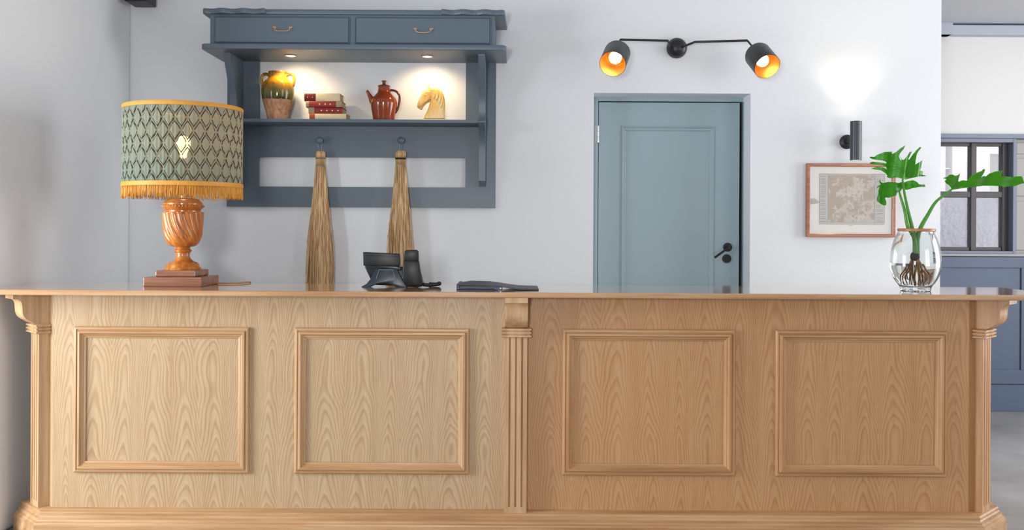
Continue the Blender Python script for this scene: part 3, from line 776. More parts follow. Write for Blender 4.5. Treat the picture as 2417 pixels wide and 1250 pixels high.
b = bmesh.new(); lathe(b, [(0, 0.187), (0.030, 0.187), (0.0345, 0.189), (0.0345, 0.193), (0.030, 0.196), (0.012, 0.199), (0.009, 0.204), (0.009, 0.211), (0.0125, 0.216), (0.012, 0.222), (0, 0.223)], 40, Q); part('lid', b, M_pitd, pit, smooth=True, angle=50)
pp = lambda cx, cy, dy=0: P(840 + cx / 8.33, 160 + cy / 8.33 - 0.0, PY_ + dy) + Vector((0, 0, SZ - P(906, 281, PY_).z))
b = bmesh.new(); tube(b, [pp(345, 640), pp(315, 590), pp(285, 530), pp(255, 475), pp(225, 425), pp(215, 412)], .01, 14, radii=[.020, .0165, .0125, .0095, .0085, .0095]); part('spout', b, M_pit, pit, smooth=True, auto=False)
b = bmesh.new(); pts = smoothprof([tuple(pp(*q)) for q in ((655, 405), (720, 400), (800, 430), (850, 500), (860, 590), (845, 690), (815, 780), (770, 850))], 5)
tube(b, pts, .0065, 12); part('handle', b, M_pitd, pit, smooth=True, auto=False)
# horse head
HY = 5.25; hx0 = shelfx(1017, HY)
hp_ = lambda cx, cy: (P(840 + cx / 8.33, 160 + cy / 8.33, HY).x, P(840 + cx / 8.33, 160 + cy / 8.33, HY).z + (SZ - P(1017, 281, HY).z) )
def alab():
    k = NT('honey_alabaster'); v = k.obj(); f = k.noise(k.mapping(v, (16, 16, 9)), 1.0, 5, 0.6)
    k.col(k.ramp(f, [(0.3, srgb(206, 150, 74)), (0.5, srgb(232, 190, 112)), (0.7, srgb(238, 222, 186))])); k.set(Roughness=0.35)
    k.b.inputs['Subsurface Weight'].default_value = 0.25; k.b.inputs['Subsurface Radius'].default_value = (0.03, 0.02, 0.01); k.b.inputs['Subsurface Scale'].default_value = 0.4; return k.m
M_ala = alab(); M_marb = paint('cream_marble', srgb(238, 226, 200), 0.35)
horse = thing('horse_head_figurine', 'honey coloured stone horse head figurine on a thin cream base', 'figurine', (hx0, HY, SZ))
b = bmesh.new(); xa = hp_(1325, 0)[0]; xb = hp_(1755, 0)[0]; box(b, xa, xb, HY - .032, HY + .032, SZ, SZ + 0.009); part('base', b, M_marb, horse, bevel=0.002)
outl = [(1335, 962), (1360, 900), (1400, 820), (1435, 740), (1455, 670), (1462, 615), (1430, 630), (1390, 655), (1350, 690), (1318, 730), (1305, 765), (1285, 782), (1262, 772), (1245, 755), (1222, 752), (1207, 735), (1205, 700), (1218, 655), (1240, 590), (1262, 530), (1290, 470), (1315, 420), (1345, 398), (1400, 390), (1420, 365), (1418, 300), (1428, 288), (1440, 292), (1455, 330), (1472, 365), (1510, 362), (1570, 358), (1640, 380), (1690, 425), (1725, 490), (1745, 570), (1752, 680), (1752, 800), (1752, 962)]
tops = [hp_(*q) for q in outl]
b = bmesh.new(); prism(b, tops, lambda u, v, h: Vector((u, HY + h, v)), -0.014, 0.014)
inner1 = [hp_(*q) for q in [(1350, 962), (1420, 810), (1470, 690), (1490, 590), (1440, 600), (1370, 650), (1310, 712), (1278, 745), (1228, 722), (1240, 650), (1290, 520), (1335, 430), (1400, 412), (1520, 385), (1620, 405), (1690, 480), (1725, 600), (1735, 962)]]
prism(b, inner1, lambda u, v, h: Vector((u, HY + h, v)), -0.024, 0.024)
jaw = [hp_(*q) for q in [(1370, 640), (1300, 690), (1262, 720), (1258, 680), (1300, 560), (1345, 460), (1400, 430), (1470, 440), (1480, 520), (1450, 590)]]
prism(b, jaw, lambda u, v, h: Vector((u, HY + h, v)), -0.028, 0.028)
ho = part('horse_head', b, M_ala, horse, smooth=True, auto=False)
m = ho.modifiers.new('remesh', 'REMESH'); m.mode = 'VOXEL'; m.voxel_size = 0.0017; m.use_smooth_shade = True
m = ho.modifiers.new('smooth', 'SMOOTH'); m.factor = 0.6; m.iterations = 7
for s in (-1, 1):
    ex, ez = hp_(1372, 510); b = bmesh.new()
    bmesh.ops.create_uvsphere(b, u_segments=16, v_segments=10, radius=0.006, matrix=Matrix.Translation((ex, HY + s * .0262, ez)) @ Matrix.Diagonal((1.2, .5, .8, 1))); part('eye', b, M_ala, horse, smooth=True)
b = bmesh.new()
for i in range(8):
    a_, c_ = outl[33 - 0 if False else 31 + 0], None
for (p0, p1, p2) in (((1490, 385), (1560, 470), (1540, 560)), ((1560, 378), (1620, 480), (1590, 600)), ((1620, 390), (1675, 520), (1640, 660)), ((1670, 430), (1715, 580), (1680, 740)), ((1715, 520), (1735, 660), (1705, 820))):
    for s in (-1, 1):
        q = [hp_(*p) for p in (p0, p1, p2)]
        pts = smoothprof([(q[0][0], HY + s * .015, q[0][1]), (q[1][0], HY + s * .0235, q[1][1]), (q[2][0], HY + s * .0225, q[2][1])], 5); tube(b, pts, 0.0035, 8)
part('mane', b, M_ala, horse, smooth=True, auto=False)

# ------------------------------------------------------------------ hanging grass brooms
def strawmat(name, a, c, d):
    k = NT(name); v = k.obj(); f = k.noise(k.mapping(v, (220, 220, 6)), 1.0, 3); g = k.noise(k.mapping(v, (60, 60, 2)), 1.0, 2)
    k.col(k.ramp(k.math('ADD', k.math('MULTIPLY', f, .6), k.math('MULTIPLY', g, .4)), [(0.38, a), (0.5, c), (0.62, d)])); k.set(Roughness=0.7); return k.m
M_straw = strawmat('broom_grass', srgb(150, 112, 74), srgb(212, 172, 124), srgb(244, 218, 178))
M_strawb = strawmat('broom_head_grass', srgb(170, 128, 82), srgb(206, 168, 118), srgb(226, 196, 150))
M_band = paint('grey_twine', srgb(120, 112, 104), 0.7, 0.1, 0.3, scale=80); M_bandd = paint('black_twine', srgb(34, 30, 30), 0.7)
M_cord = paint('pale_cord', srgb(150, 160, 172), 0.6, 0.1)
def broom(peg, cx, ytop, prof, bands, label, seed, cordw):
    random.seed(seed); D = YB - 0.052
    ax = X(cx, D); zt = Z(ytop, D)
    zbot = 0.82
    br = thing('grass_broom', label, 'broom', (ax, D, zbot), 'grass brooms hung from the wall shelf pegs')
    k = D / FPX
    # solid tapered core
    core = [(r * k * .86, zt - (y - ytop) * k) for y, r in prof]
    b = bmesh.new(); sq = Matrix.Translation((ax, D, 0)) @ Matrix.Diagonal((1, .62, 1, 1))
    lathe(b, [(0, core[0][1] - .001)] + core + [(0, core[-1][1])], 28, sq)
    zend = core[-1][1]
    def rad(z):
        for (r0, z0), (r1, z1) in zip(core, core[1:]):
            if z1 <= z <= z0: t = (z0 - z) / (z0 - z1 + 1e-9); return (r0 + (r1 - r0) * t) / .86
        return core[-1][0] / .86
    for i in range(760):
        a = random.uniform(0, 2 * PI); ph = random.uniform(.88, 1.07); za = zt - random.uniform(.062, .30) if i % 2 else zt - .062 - random.random() * .02
        zb_ = max(zend - random.uniform(0, .05), za - random.uniform(.25, .7)); pts = []
        wob = random.uniform(-.06, .06)
        for q in range(6):
            t = q / 5; z = za + (zb_ - za) * t; r = rad(z) * (ph + (0.16 * t * random.random() if random.random() < .3 else 0))
            aa = a + wob * t; pts.append((ax + r * math.cos(aa), D + .62 * r * math.sin(aa), z))
        tube(b, pts, random.uniform(.0011, .0018), 4, r_end=0.0008)
    part('bristles', b, M_straw, br, smooth=True, auto=False)
    # bound head
    b = bmesh.new(); hr = prof[0][1] * k
    lathe(b, [(0, zt + .016), (hr * .7, zt + .015), (hr * 1.02, zt + .008), (hr * 1.08, zt - .006), (hr * 1.0, zt - .016), (hr * .93, zt - .02), (hr * .93, zt - .06), (0, zt - .06)], 28, sq)
    for i in range(60):
        a = 2 * PI * i / 60; tube(b, [(ax + hr * 1.0 * math.cos(a), D + .62 * hr * math.sin(a), zt + .004), (ax + hr * .96 * math.cos(a), D + .62 * .96 * hr * math.sin(a), zt - .062)], 0.0012, 4)
    part('bound_head', b, M_strawb, br, smooth=True, auto=False)
    for (ya, yb_, m) in bands:
        b = bmesh.new(); za, zb_ = zt - (ya - ytop) * k, zt - (yb_ - ytop) * k; r = hr * 1.05
        prof_ = [(r * .9, za)]; n = max(2, int((za - zb_) / .004))
        for q in range(n):
            zz = za - (za - zb_) * (q + .5) / n; hh_ = (za - zb_) / n / 2
            prof_ += [(r, zz + hh_ * .8), (r + .0012, zz), (r, zz - hh_ * .8)]
        prof_ += [(r * .9, zb_)]
        lathe(b, prof_, 28, sq); part('binding', b, m, br, smooth=True, auto=False)
    b = bmesh.new(); py_ = peg.y - 0.034; pc = Vector((peg.x, py_, peg.z))
    pts = smoothprof([(ax - .003, D, zt + .008), (peg.x - cordw, (D + py_) / 2, peg.z - .02), (peg.x - cordw, py_, peg.z), (peg.x, py_, peg.z + .0125), (peg.x + cordw, py_, peg.z), (peg.x + cordw, (D + py_) / 2, peg.z - .02), (ax + .003, D, zt + .008)], 5)
    tube(b, pts, 0.0014, 6); part('hanging_loop', b, M_cord, br, smooth=True, auto=False)
broom(peg_pts[0], 757, 363, [(358, 11), (390, 11), (398, 10.5), (440, 15), (490, 19), (540, 24), (600, 29), (670, 31), (730, 33)], [(372, 376, M_band), (389, 394, M_band)],
      'straw broom with grey twine bindings hanging from the left peg', 3, .0115)
broom(peg_pts[1], 946, 361, [(356, 12), (375, 11), (398, 11.5), (440, 16), (490, 20), (540, 25), (600, 29), (660, 31), (720, 32)], [(371, 376, M_bandd)],
      'straw broom with one black binding hanging from the right peg, behind the phone', 5, .006)
random.seed(11)

# ------------------------------------------------------------------ desk phone, seen from behind
M_ph = paint('black_plastic', srgb(10, 12, 17), 0.42, 0.05, 0.02, scale=30); M_phd = paint('dark_plastic', srgb(34, 44, 56), 0.32, 0.05)
FY = 4.16; fs = FY / FPX
ph = thing('desk_phone', 'black office desk phone seen from behind on the counter', 'telephone', (P(930, 677, FY).x, FY, TZ))
q = lambda px, py, D=FY: (P(px, py, D).x, P(px, py, D).z + 0.0)
zoff = TZ - P(930, 677, FY).z
q = lambda px, py, D=FY: (P(px, py, D).x, P(px, py, D).z + zoff)
def slabp(poly, y0, y1, name, mat, bev=0.003, parent=ph, tilt=0.0):
    b = bmesh.new(); pts = [q(*p) for p in poly]; pts = [(u, max(v, TZ + .0005)) for u, v in pts]
    prism(b, pts, lambda u, v, h: Vector((u, h + tilt * (v - TZ), v)), y0, y1)
    return part(name, b, mat, parent, bevel=bev, smooth=True, angle=35)
slabp([(859, 594), (945, 598), (946, 622), (944, 628), (860, 626)], FY - .03, FY - .008, 'display', M_ph, .003)
slabp([(862, 597.5), (943, 601), (943, 604), (862, 601)], FY - .034, FY - .029, 'display_rim', M_phd, .0008)
slabp([(859, 626), (952, 629), (985, 630), (990, 634), (1001, 672), (962, 676), (880, 672), (862, 634)], FY + .006, FY + .03, 'phone_body', M_ph, .006)
slabp([(861, 622), (910, 624), (935, 626), (948, 630), (948, 638), (925, 636), (908, 633), (872, 634), (864, 629)], FY - .012, FY + .008, 'neck', M_phd, .004)
slabp([(889, 633), (938, 634), (948, 655), (960, 675), (962, 678), (935, 678), (915, 667), (893, 668), (876, 677), (853, 678), (866, 669), (877, 656)], FY - .012, FY + .008, 'stand', M_phd, .003)
b = bmesh.new()
pts = [q(*p) for p in ((889, 657), (896, 636), (928, 636), (934, 658))]
tube(b, [(u, FY - .013, v) for u, v in pts], 0.0014, 6); part('stand_ridge', b, paint('grey_plastic', srgb(120, 138, 152), 0.3), ph, smooth=True)
# handset cradle side and handset
slabp([(953, 632), (990, 630), (996, 650), (1001, 674), (985, 677), (962, 675), (950, 655)], FY - .035, FY + .012, 'cradle', M_ph, .006)
slabp([(956, 593), (960, 589.5), (986, 589), (989, 593), (990, 615), (955, 615)], FY - .045, FY - .005, 'handset', M_ph, .006)
slabp([(954, 613), (991, 614), (993, 632), (998, 655), (1000, 673), (966, 674), (952, 650)], FY - .042, FY - .012, 'handset_grip', M_ph, .007)
b = bmesh.new(); pts = []
base = [Vector((q(1001, 675)[0], FY - .02, TZ + .012)), Vector((q(1015, 675)[0], FY - .01, TZ + .010)), Vector((q(1028, 675)[0], FY + .01, TZ + .011)), Vector((q(1036, 670)[0], FY + .03, TZ + .016)), Vector((q(1032, 668)[0], FY + .06, TZ + .010)), Vector((q(1010, 668)[0], FY + .07, TZ + .010))]
base = [Vector(v) for v in smoothprof([tuple(v) for v in base], 10)]
N = len(base) * 14
for i in range(N):
    t = i / (N - 1) * (len(base) - 1); j = min(int(t), len(base) - 2); c = base[j].lerp(base[j + 1], t - j); d = (base[j + 1] - base[j]).normalized()
    s_ = d.cross(Vector((0, 0, 1))).normalized(); a = i * .75
    pts.append(c + s_ * .0062 * math.cos(a) + Vector((0, 0, .0062 * math.sin(a))))
tube(b, pts, 0.0019, 6); part('coiled_cord', b, M_ph, ph, smooth=True, auto=False)

# navy leather folder
M_navy = paint('navy_leather', srgb(34, 48, 84), 0.42, 0.1, 0.3, scale=70); M_navyd = paint('dark_blue_cover', srgb(24, 32, 50), 0.45, 0.1, 0.2, scale=70)
FX0, FX1, FXM = P(1081, 680, 4.1).x, P(1170, 680, 4.1).x, P(1270, 682, 4.1).x
fo = thing('leather_folder', 'navy blue leather folder lying half open on the counter', 'folder', ((FX0 + FX1) / 2, 4.12, TZ))
b = bmesh.new(); box(b, FX0, FX1 + .01, 3.985, 4.22, TZ, TZ + .0045); box(b, FX0, FX0 + .012, 3.985, 4.22, TZ, TZ + .024); part('back_cover', b, M_navy, fo, bevel=0.002)
b = bmesh.new(); box(b, FX0 + .006, FX1 + .002, 3.99, 4.21, TZ + .0045, TZ + .017); part('papers', b, M_navyd, fo, bevel=0.001)
b = bmesh.new(); cv = [(FX0, .019), (FX0 + .05, .0225), (FX1 - .03, .021), (FX1 + .02, .0185), (FX1 + .06, .0125), (FX1 + .10, .008), (FXM, .0055), (FXM, .0015), (FX1 + .1, .003), (FX1 + .06, .007), (FX1 + .02, .014), (FX1 - .03, .0175), (FX0 + .05, .019)]
prism(b, cv, lambda u, v, h: Vector((u, h, TZ + v + (.004 if (h > 4.1 and FX0 < u < FX1) else 0))), 3.98, 4.22); part('front_cover', b, M_navyd, fo, smooth=True, angle=30)
b = bmesh.new(); box(b, FX1 - .005, FX1 + .03, 3.978, 3.984, TZ + .001, TZ + .015); part('clasp', b, M_navy, fo, bevel=0.002)
b = bmesh.new(); lathe(b, [(0, 0), (.003, 0), (.003, .001), (0, .001)], 12, Matrix.Translation((FX1 + .022, 3.978, TZ + .008)) @ RX); part('stud', b, M_brass, fo)

# ------------------------------------------------------------------ wall lights
def bell(name, mat_, c, prof, rot, parent, smooth=True):
    b = bmesh.new(); lathe(b, prof, 48, Matrix.Translation(c) @ rot); return part(name, b, mat_, parent, smooth=smooth, angle=45)
dl = thing('double_wall_light', 'black two-armed wall light with gold lined shades above the door', 'wall light', P(1597, 114, YW))
c0 = P(1597, 114, YW)
bell('wall_rose', M_black, c0, [(0, -0.0), (0.057, 0), (0.057, .012), (0.052, .030), (0.040, .044), (0.022, .052), (0, .054)], RX, dl)
M_goldin = paint('gold_lining', srgb(206, 156, 82), 0.3, 0.1, 0.0, metallic=0.85)
M_bulb2 = emit('hot_bulb_glow', (1.0, 0.76, 0.42, 1), 9)
def arm_shade(p_rose, p_out, p_end, D, opening, cap, tilt):
    b = bmesh.new(); tube(b, [tuple(p) for p in (p_rose, p_out, p_end)], 0.0065, 10); part('arm', b, M_black, dl, smooth=True, angle=50)
    # the shade axis from cap to opening
    ax = (opening - cap).normalized(); L_ = (opening - cap).length; rot = Vector((0, 0, 1)).rotation_difference(ax).to_matrix().to_4x4()
    MM = Matrix.Translation(cap) @ rot; r = 0.0705
    b = bmesh.new(); lathe(b, [(0, -.012), (0.02, -.012), (0.024, -.004), (r * .72, 0), (r * .92, .006), (r, .02), (r, L_), (r - .002, L_)], 48, MM); s = part('shade', b, M_black, dl, smooth=True, angle=50, recalc=True)
    b = bmesh.new(); lathe(b, [(r - .002, L_), (r - .0025, .02), (r * .9, .009), (0, .008)], 48, MM); part('lining', b, M_goldin, s, smooth=True, angle=50, recalc=False)
    b = bmesh.new(); lathe(b, [(0, .008), (.02, .008), (.018, .04), (0, .042)], 20, MM); part('bulb_holder', b, M_black, s, smooth=True)
    b = bmesh.new(); lathe(b, smoothprof([(0.012, .038), (.018, .05), (.032, .075), (.0335, .09), (.024, .108), (0, .116)], 5), 28, MM); part('light_bulb', b, M_bulb2, s, smooth=True, auto=False)
    b = bmesh.new(); tube(b, [tuple(p_end), tuple(p_end.lerp(cap - ax * .008, .5) + Vector((0, 0, .004))), tuple(cap - ax * .006)], 0.005, 8); part('swivel', b, M_black, dl, smooth=True)
    l = bpy.data.lights.new('wall_light_bulb', 'POINT'); l.energy = 0.36; l.color = (1, .90, .74); l.shadow_soft_size = .03
    lo = bpy.data.objects.new('wall_light_bulb', l); C.objects.link(lo); lo.parent = dl; lo.location = cap + ax * .128 - dl.location
# left shade
oc = P(1446, 151, 5.03); cc = P(1458.5, 121, 5.03 + .134)
arm_shade(P(1583, 112, YW - .05), P(1576, 96, YW - .17), P(1464, 93.5, YW - .20), 5.1, oc, cc, 0)
oc = P(1811, 157, 5.04); cc = P(1785, 125, 5.04 + .116)
arm_shade(P(1610, 111, YW - .05), P(1640, 99, YW - .14), P(1764, 95.5, YW - .20), 5.1, oc, cc, 0)

tl = thing('tube_wall_light', 'dark metal tube wall light shining up and down above the framed map', 'wall light', P(1997, 335, YW))
TY = 5.27; tc = P(2020, 333, TY)
bell('wall_rose', M_black, P(1998, 335, YW), [(0, 0), (0.040, 0), (0.040, .014), (0.036, .018), (0.014, .020), (0.012, .028), (0, .028)], RX, tl)
M_tube = paint('gunmetal_tube', srgb(74, 76, 82), 0.34, 0.06, 0.0, metallic=0.6)
b = bmesh.new(); tube(b, [tuple(P(1998, 335, YW - .02)), (tc.x, TY + .02, tc.z)], 0.010, 14); part('arm', b, M_black, tl, smooth=True)
zu, zd = P(2020, 286, TY).z, P(2020, 378, TY).z; TR = 0.0305
b = bmesh.new(); lathe(b, [(TR - .003, zd + .012), (TR - .003, zd), (TR, zd), (TR, zu), (TR - .003, zu), (TR - .003, zu - .012), (0, zu - .012)], 48, Matrix.Translation((tc.x, TY, 0))); part('tube', b, M_tube, tl, smooth=True, angle=40)
M_lens = emit('tube_light_glow', (1, .86, .62, 1), 25)
for s, z in ((1, zu - .010), (-1, zd + .010)):
    b = bmesh.new(); lathe(b, [(0, z - .001), (TR - .0032, z - .001), (TR - .0032, z + .001), (0, z + .001)], 32, Matrix.Translation((tc.x, TY, 0))); part('lens', b, M_lens, tl, smooth=False)
    l = bpy.data.lights.new('tube_light_beam', 'SPOT'); l.energy = 6.5 if s > 0 else 2.4; l.color = (1, .88, .68); l.spot_size = math.radians(104); l.spot_blend = 1.0; l.shadow_soft_size = .02
    lo = bpy.data.objects.new('tube_light_beam', l); C.objects.link(lo); lo.parent = tl
    lo.location = Vector((tc.x, TY, zu + .004 if s > 0 else zd - .004)) - tl.location
    if s > 0: lo.rotation_euler = (PI, 0, 0)

# ------------------------------------------------------------------ framed map
GY = YW - 0.03
fx0, fx1 = P(1905, 470, GY).x, P(2114, 470, GY).x; fz0, fz1 = P(2009, 559, GY).z, P(2009, 385.5, GY).z
M_frame = oak('copper_brown_frame', srgb(182, 112, 74), srgb(154, 88, 54), srgb(112, 60, 38), 'X', rough=0.3, coat=0.3)
pic = thing('framed_map', 'old printed map in white mount and thin brown wooden frame', 'picture', ((fx0 + fx1) / 2, YW, fz0))
b = bmesh.new(); framesweep(b, fx0, fx1, fz0, fz1, GY, [(0, -.029), (0, .0), (.002, .002), (.014, .002), (.0175, -.001), (.0175, -.012), (.0175, -.029)])
part('frame', b, M_frame, pic, smooth=True, angle=30)
M_mount = paint('white_mount', srgb(244, 244, 242), 0.7, 0.01, 0.0)
b = bmesh.new(); box(b, fx0 + .015, fx1 - .015, YW - .018, YW - .002, fz0 + .015, fz1 - .015); part('mount', b, M_mount, pic)
YM = YW - .018
def mx(px): return P(px, 470, YM).x
def mz(py): return P(2009, py, YM).z
def mapmat():
    k = NT('aged_map_print'); v = k.obj()
    a = k.noise(v, 16, 6, 0.65); c = k.noise(v, 60, 5, 0.7); d = k.noise(k.mapping(v, (1, 1, 1), (5, 2, 3)), 7, 3)
    land = k.ramp(k.math('ADD', k.math('MULTIPLY', a, .6), k.math('MULTIPLY', d, .4)), [(0.49, (0, 0, 0, 1)), (0.515, (1, 1, 1, 1))])
    base = k.mix(d, srgb(196, 186, 174), srgb(172, 160, 148)); lc = k.mix(c, srgb(104, 76, 52), srgb(186, 156, 120))
    col = k.mix(k.math('MULTIPLY', land, 1.0), base, lc)
    ink = k.ramp(c, [(0.52, (0, 0, 0, 1)), (0.58, (1, 1, 1, 1))])
    k.col(k.mix(k.math('MULTIPLY', ink, 0.6), col, srgb(84, 70, 58))); k.set(Roughness=0.7); return k.m
M_paper = paint('grey_paper', srgb(180, 180, 180), 0.8, 0.03, 0.0); M_ink = paint('faded_ink', srgb(84, 82, 80), 0.8, 0.1, 0.0)
b = bmesh.new(); box(b, mx(1933), mx(2088), YM - .0012, YM, mz(530), mz(410)); sheet = part('map_sheet', b, M_paper, pic)
b = bmesh.new(); box(b, mx(1955), mx(2064), YM - .0018, YM - .0011, mz(524), mz(413)); part('map_print', b, mapmat(), sheet)
b = bmesh.new()
for (cx0, cx1) in ((1937, 1952), (2067, 2084)):
    yy = 416
    while yy < 522:
        wd = random.uniform(.55, 1.0) * (cx1 - cx0)
        box(b, mx(cx0), mx(cx0 + wd), YM - .0016, YM - .0011, mz(yy + random.uniform(.7, 1.1)), mz(yy)); yy += random.choice((2.6, 3.0, 3.6, 5.5))
for (xa, xb, ya, yb_) in ((1933, 2088, 410, 411), (1933, 2088, 523.5, 524.5), (1953.6, 1954.6, 410, 524), (2064, 2065, 410, 524), (1933, 1934, 410, 524), (2087, 2088, 410, 524), (2005, 2012, 531, 532.2)):
    box(b, mx(xa), mx(xb), YM - .0016, YM - .0011 if ya < 530 else YM, mz(yb_), mz(ya))
part('printed_lines', b, M_ink, sheet)
# title cartouche
b = bmesh.new(); c = P(1988, 426, YM - .0022); ring = []
tube(b, [(c.x + .042 * math.cos(2 * PI * i / 32), c.y + .0005, c.z + .017 * math.sin(2 * PI * i / 32)) for i in range(33)], .0014, 6, caps=False); part('title_cartouche', b, paint('ochre_ink', srgb(176, 150, 116), .8), sheet, smooth=True)
# glazing (thin sheet)
b = bmesh.new(); box(b, fx0 + .016, fx1 - .016, GY + .006, GY + .008, fz0 + .016, fz1 - .016); part('glazing', b, glass('picture_glass', 0.0), pic)

# black speaker near the corner, top left
b = bmesh.new(); sx0, sx1 = P(293, 0, 5.2).x, P(345, 0, 5.2).x; sz = P(320, 2.5, 5.2).z
spk = thing('wall_speaker', 'black box speaker high in the left corner, only its underside in frame', 'speaker', ((sx0 + sx1) / 2, 5.3, sz))
sx0 = max(sx0, XL + .005)
box(b, sx0, sx1, 5.2, YW - .05, sz, sz + .24); part('cabinet', b, M_blackm, spk, bevel=.006)
b = bmesh.new(); box(b, sx0 + .01, sx1 - .01, 5.192, 5.2, sz + .015, sz + .225); part('grille', b, M_black, spk, bevel=.003)
b = bmesh.new(); box(b, (sx0 + sx1) / 2 - .02, (sx0 + sx1) / 2 + .02, YW - .052, YW - .001, sz + .06, sz + .16); part('wall_bracket', b, M_blackm, spk)

# ------------------------------------------------------------------ glass vase with a rooted plant
VX, VY = P(2161, 640, 4.09).x, 4.09; vk = VY / FPX
V = Matrix.Translation((VX, VY, TZ))
vase = thing('glass_vase', 'clear round glass vase with wooden rim holding a plant in water', 'vase', (VX, VY, TZ))
outp = smoothprof([(0.061, 0.002), (0.0625, 0.012), (0.0665, 0.022), (0.079, 0.038), (0.091, 0.060), (0.1015, 0.095), (0.1030, 0.118), (0.0990, 0.165), (0.0895, 0.208), (0.0785, 0.236), (0.073, 0.246), (0.072, 0.252)], 5)
inp = smoothprof([(0.0690, 0.252), (0.0700, 0.244), (0.0755, 0.234), (0.0865, 0.206), (0.0960, 0.164), (0.1000, 0.118), (0.0985, 0.096), (0.088, 0.062), (0.076, 0.041), (0.060, 0.025), (0.03, 0.020)], 5)
M_glass = glass('vase_glass', 0.0, (0.97, 0.99, 0.985, 1))
b = bmesh.new(); lathe(b, [(0, 0.006), (0.045, 0.005), (0.056, 0.0)] + outp + inp + [(0, 0.020)], 64, V); part('vase_body', b, M_glass, vase, smooth=True, angle=60)
M_rim = oak('rim_wood', srgb(206, 148, 106), srgb(178, 116, 78), srgb(130, 80, 52), 'X', rough=0.4)
b = bmesh.new(); lathe(b, [(0.045, 0.2525), (0.074, 0.2525), (0.0765, 0.255), (0.0765, 0.262), (0.074, 0.265), (0.045, 0.265), (0.045, 0.2525)], 56, V @ Matrix.Rotation(.012, 4, 'Y')); part('wooden_rim', b, M_rim, vase, smooth=True, angle=35)
ZW = 0.118
def lim(z):
    for (r0, z0), (r1, z1) in zip(inp[::-1], inp[::-1][1:]):
        if z0 <= z <= z1: return r0 + (r1 - r0) * (z - z0) / (z1 - z0 + 1e-9)
    return 0.03
wp = [(0, 0.0202)] + [(r + .0004, z) for r, z in inp[::-1] if z < ZW] + [(lim(ZW) + .0004, ZW), (0, ZW)]
b = bmesh.new(); lathe(b, wp, 64, V)
o = part('vase_water', b, glass('water', 0.0, (0.985, 0.995, 0.97, 1), 1.33), None, smooth=True, angle=60); recenter(o, (VX, VY, TZ + .0202))
tag(o, 'clear water filling the lower part of the glass vase', 'water', kind='stuff')

def leafmat(name, a, c):
    k = NT(name); v = k.obj(); f = k.noise(v, 26, 4)
    k.col(k.mix(f, a, c)); k.set(Roughness=0.32); k.b.inputs['Coat Weight'].default_value = .3
    tr = k.n('ShaderNodeBsdfTranslucent'); tr.inputs[0].default_value = srgb(120, 220, 30); mx = k.n('ShaderNodeMixShader'); mx.inputs[0].default_value = 0.35
    k.l(k.b.outputs[0], mx.inputs[1]); k.l(tr.outputs[0], mx.inputs[2]); k.l(mx.outputs[0], k.out.inputs[0]); return k.m
M_leaf = leafmat('glossy_green_leaf', srgb(40, 128, 24), srgb(92, 184, 34)); M_stem = leafmat('green_stem', srgb(70, 140, 50), srgb(110, 175, 70))
plant = thing('philodendron_cutting', 'green lobed philodendron cutting with bare roots standing in the glass vase', 'plant', (VX, VY, TZ + .03))
LP = lambda cx, cy, D=VY: P(2030 + cx / 5.435, 330 + cy / 5.435, D)
def leaf(poly, D, yfun, veins, name='leaf'):
    b = bmesh.new(); vs = [b.verts.new(LP(x, y, D)) for x, y in poly]
    for tri in tessellate_polygon([[v.co for v in vs]]): b.faces.new([vs[i] for i in tri])
    for _ in range(6):
        bmesh.ops.subdivide_edges(b, edges=[e for e in b.edges if e.calc_length() > .006], cuts=1)
        bmesh.ops.triangulate(b, faces=b.faces[:])
    for v in b.verts:
        v.co.y += yfun(v.co)
    bmesh.ops.solidify(b, geom=b.faces[:], thickness=0.0009)
    lf = part(name, b, M_leaf, plant, smooth=True, auto=False)
    b = bmesh.new()
    for line, r in veins:
        pts = [LP(x, y, D) for x, y in line]; pts = [Vector(p) for p in smoothprof([tuple(p) for p in pts], 5)]
        for p in pts: p.y += yfun(p) - .0012
        tube(b, pts, r, 6, r_end=r * .3)
    part('vein', b, M_stem, lf, smooth=True, auto=False)
    return lf
A0 = LP(545, 500)
leafA = [(545, 505), (480, 480), (420, 485), (360, 470), (375, 452), (330, 425), (270, 385), (215, 372), (180, 358), (235, 342), (290, 352), (350, 378), (330, 345), (260, 315), (180, 305), (135, 290), (190, 275), (250, 285), (320, 305), (330, 290), (280, 265), (200, 245), (130, 228), (135, 212), (205, 212), (225, 190), (290, 160), (350, 155), (403, 152), (400, 185), (440, 160), (480, 110), (512, 85), (500, 130), (478, 170), (465, 215), (485, 262), (520, 262), (560, 215), (600, 165), (640, 152), (625, 190), (598, 245), (610, 262), (640, 215), (680, 140), (715, 100), (735, 110), (700, 150), (690, 200), (688, 270), (690, 318), (730, 292), (790, 262), (798, 275), (795, 350), (770, 395), (810, 392), (845, 400), (840, 440), (890, 457), (840, 462), (760, 468), (680, 485), (600, 505)]
fA = lambda co: -0.35 * (co.z - A0.z) * (1 if co.z > A0.z else 0) + .5 * abs(co.x - A0.x) * .6 + 0.012 * math.sin((co.x - A0.x) * 90)
leaf(leafA, VY - .02, fA, [([(545, 505), (500, 400), (420, 270), (330, 200), (260, 195)], .0022), ([(500, 400), (520, 300), (470, 200), (500, 110)], .0013), ([(530, 440), (600, 330), (690, 180), (725, 105)], .0014), ([(470, 350), (330, 330), (200, 295)], .0011), ([(480, 370), (360, 400), (230, 358)], .0011), ([(540, 470), (680, 410), (790, 300)], .0012), ([(545, 490), (700, 455), (840, 455)], .001)])
B0 = LP(520, 580)
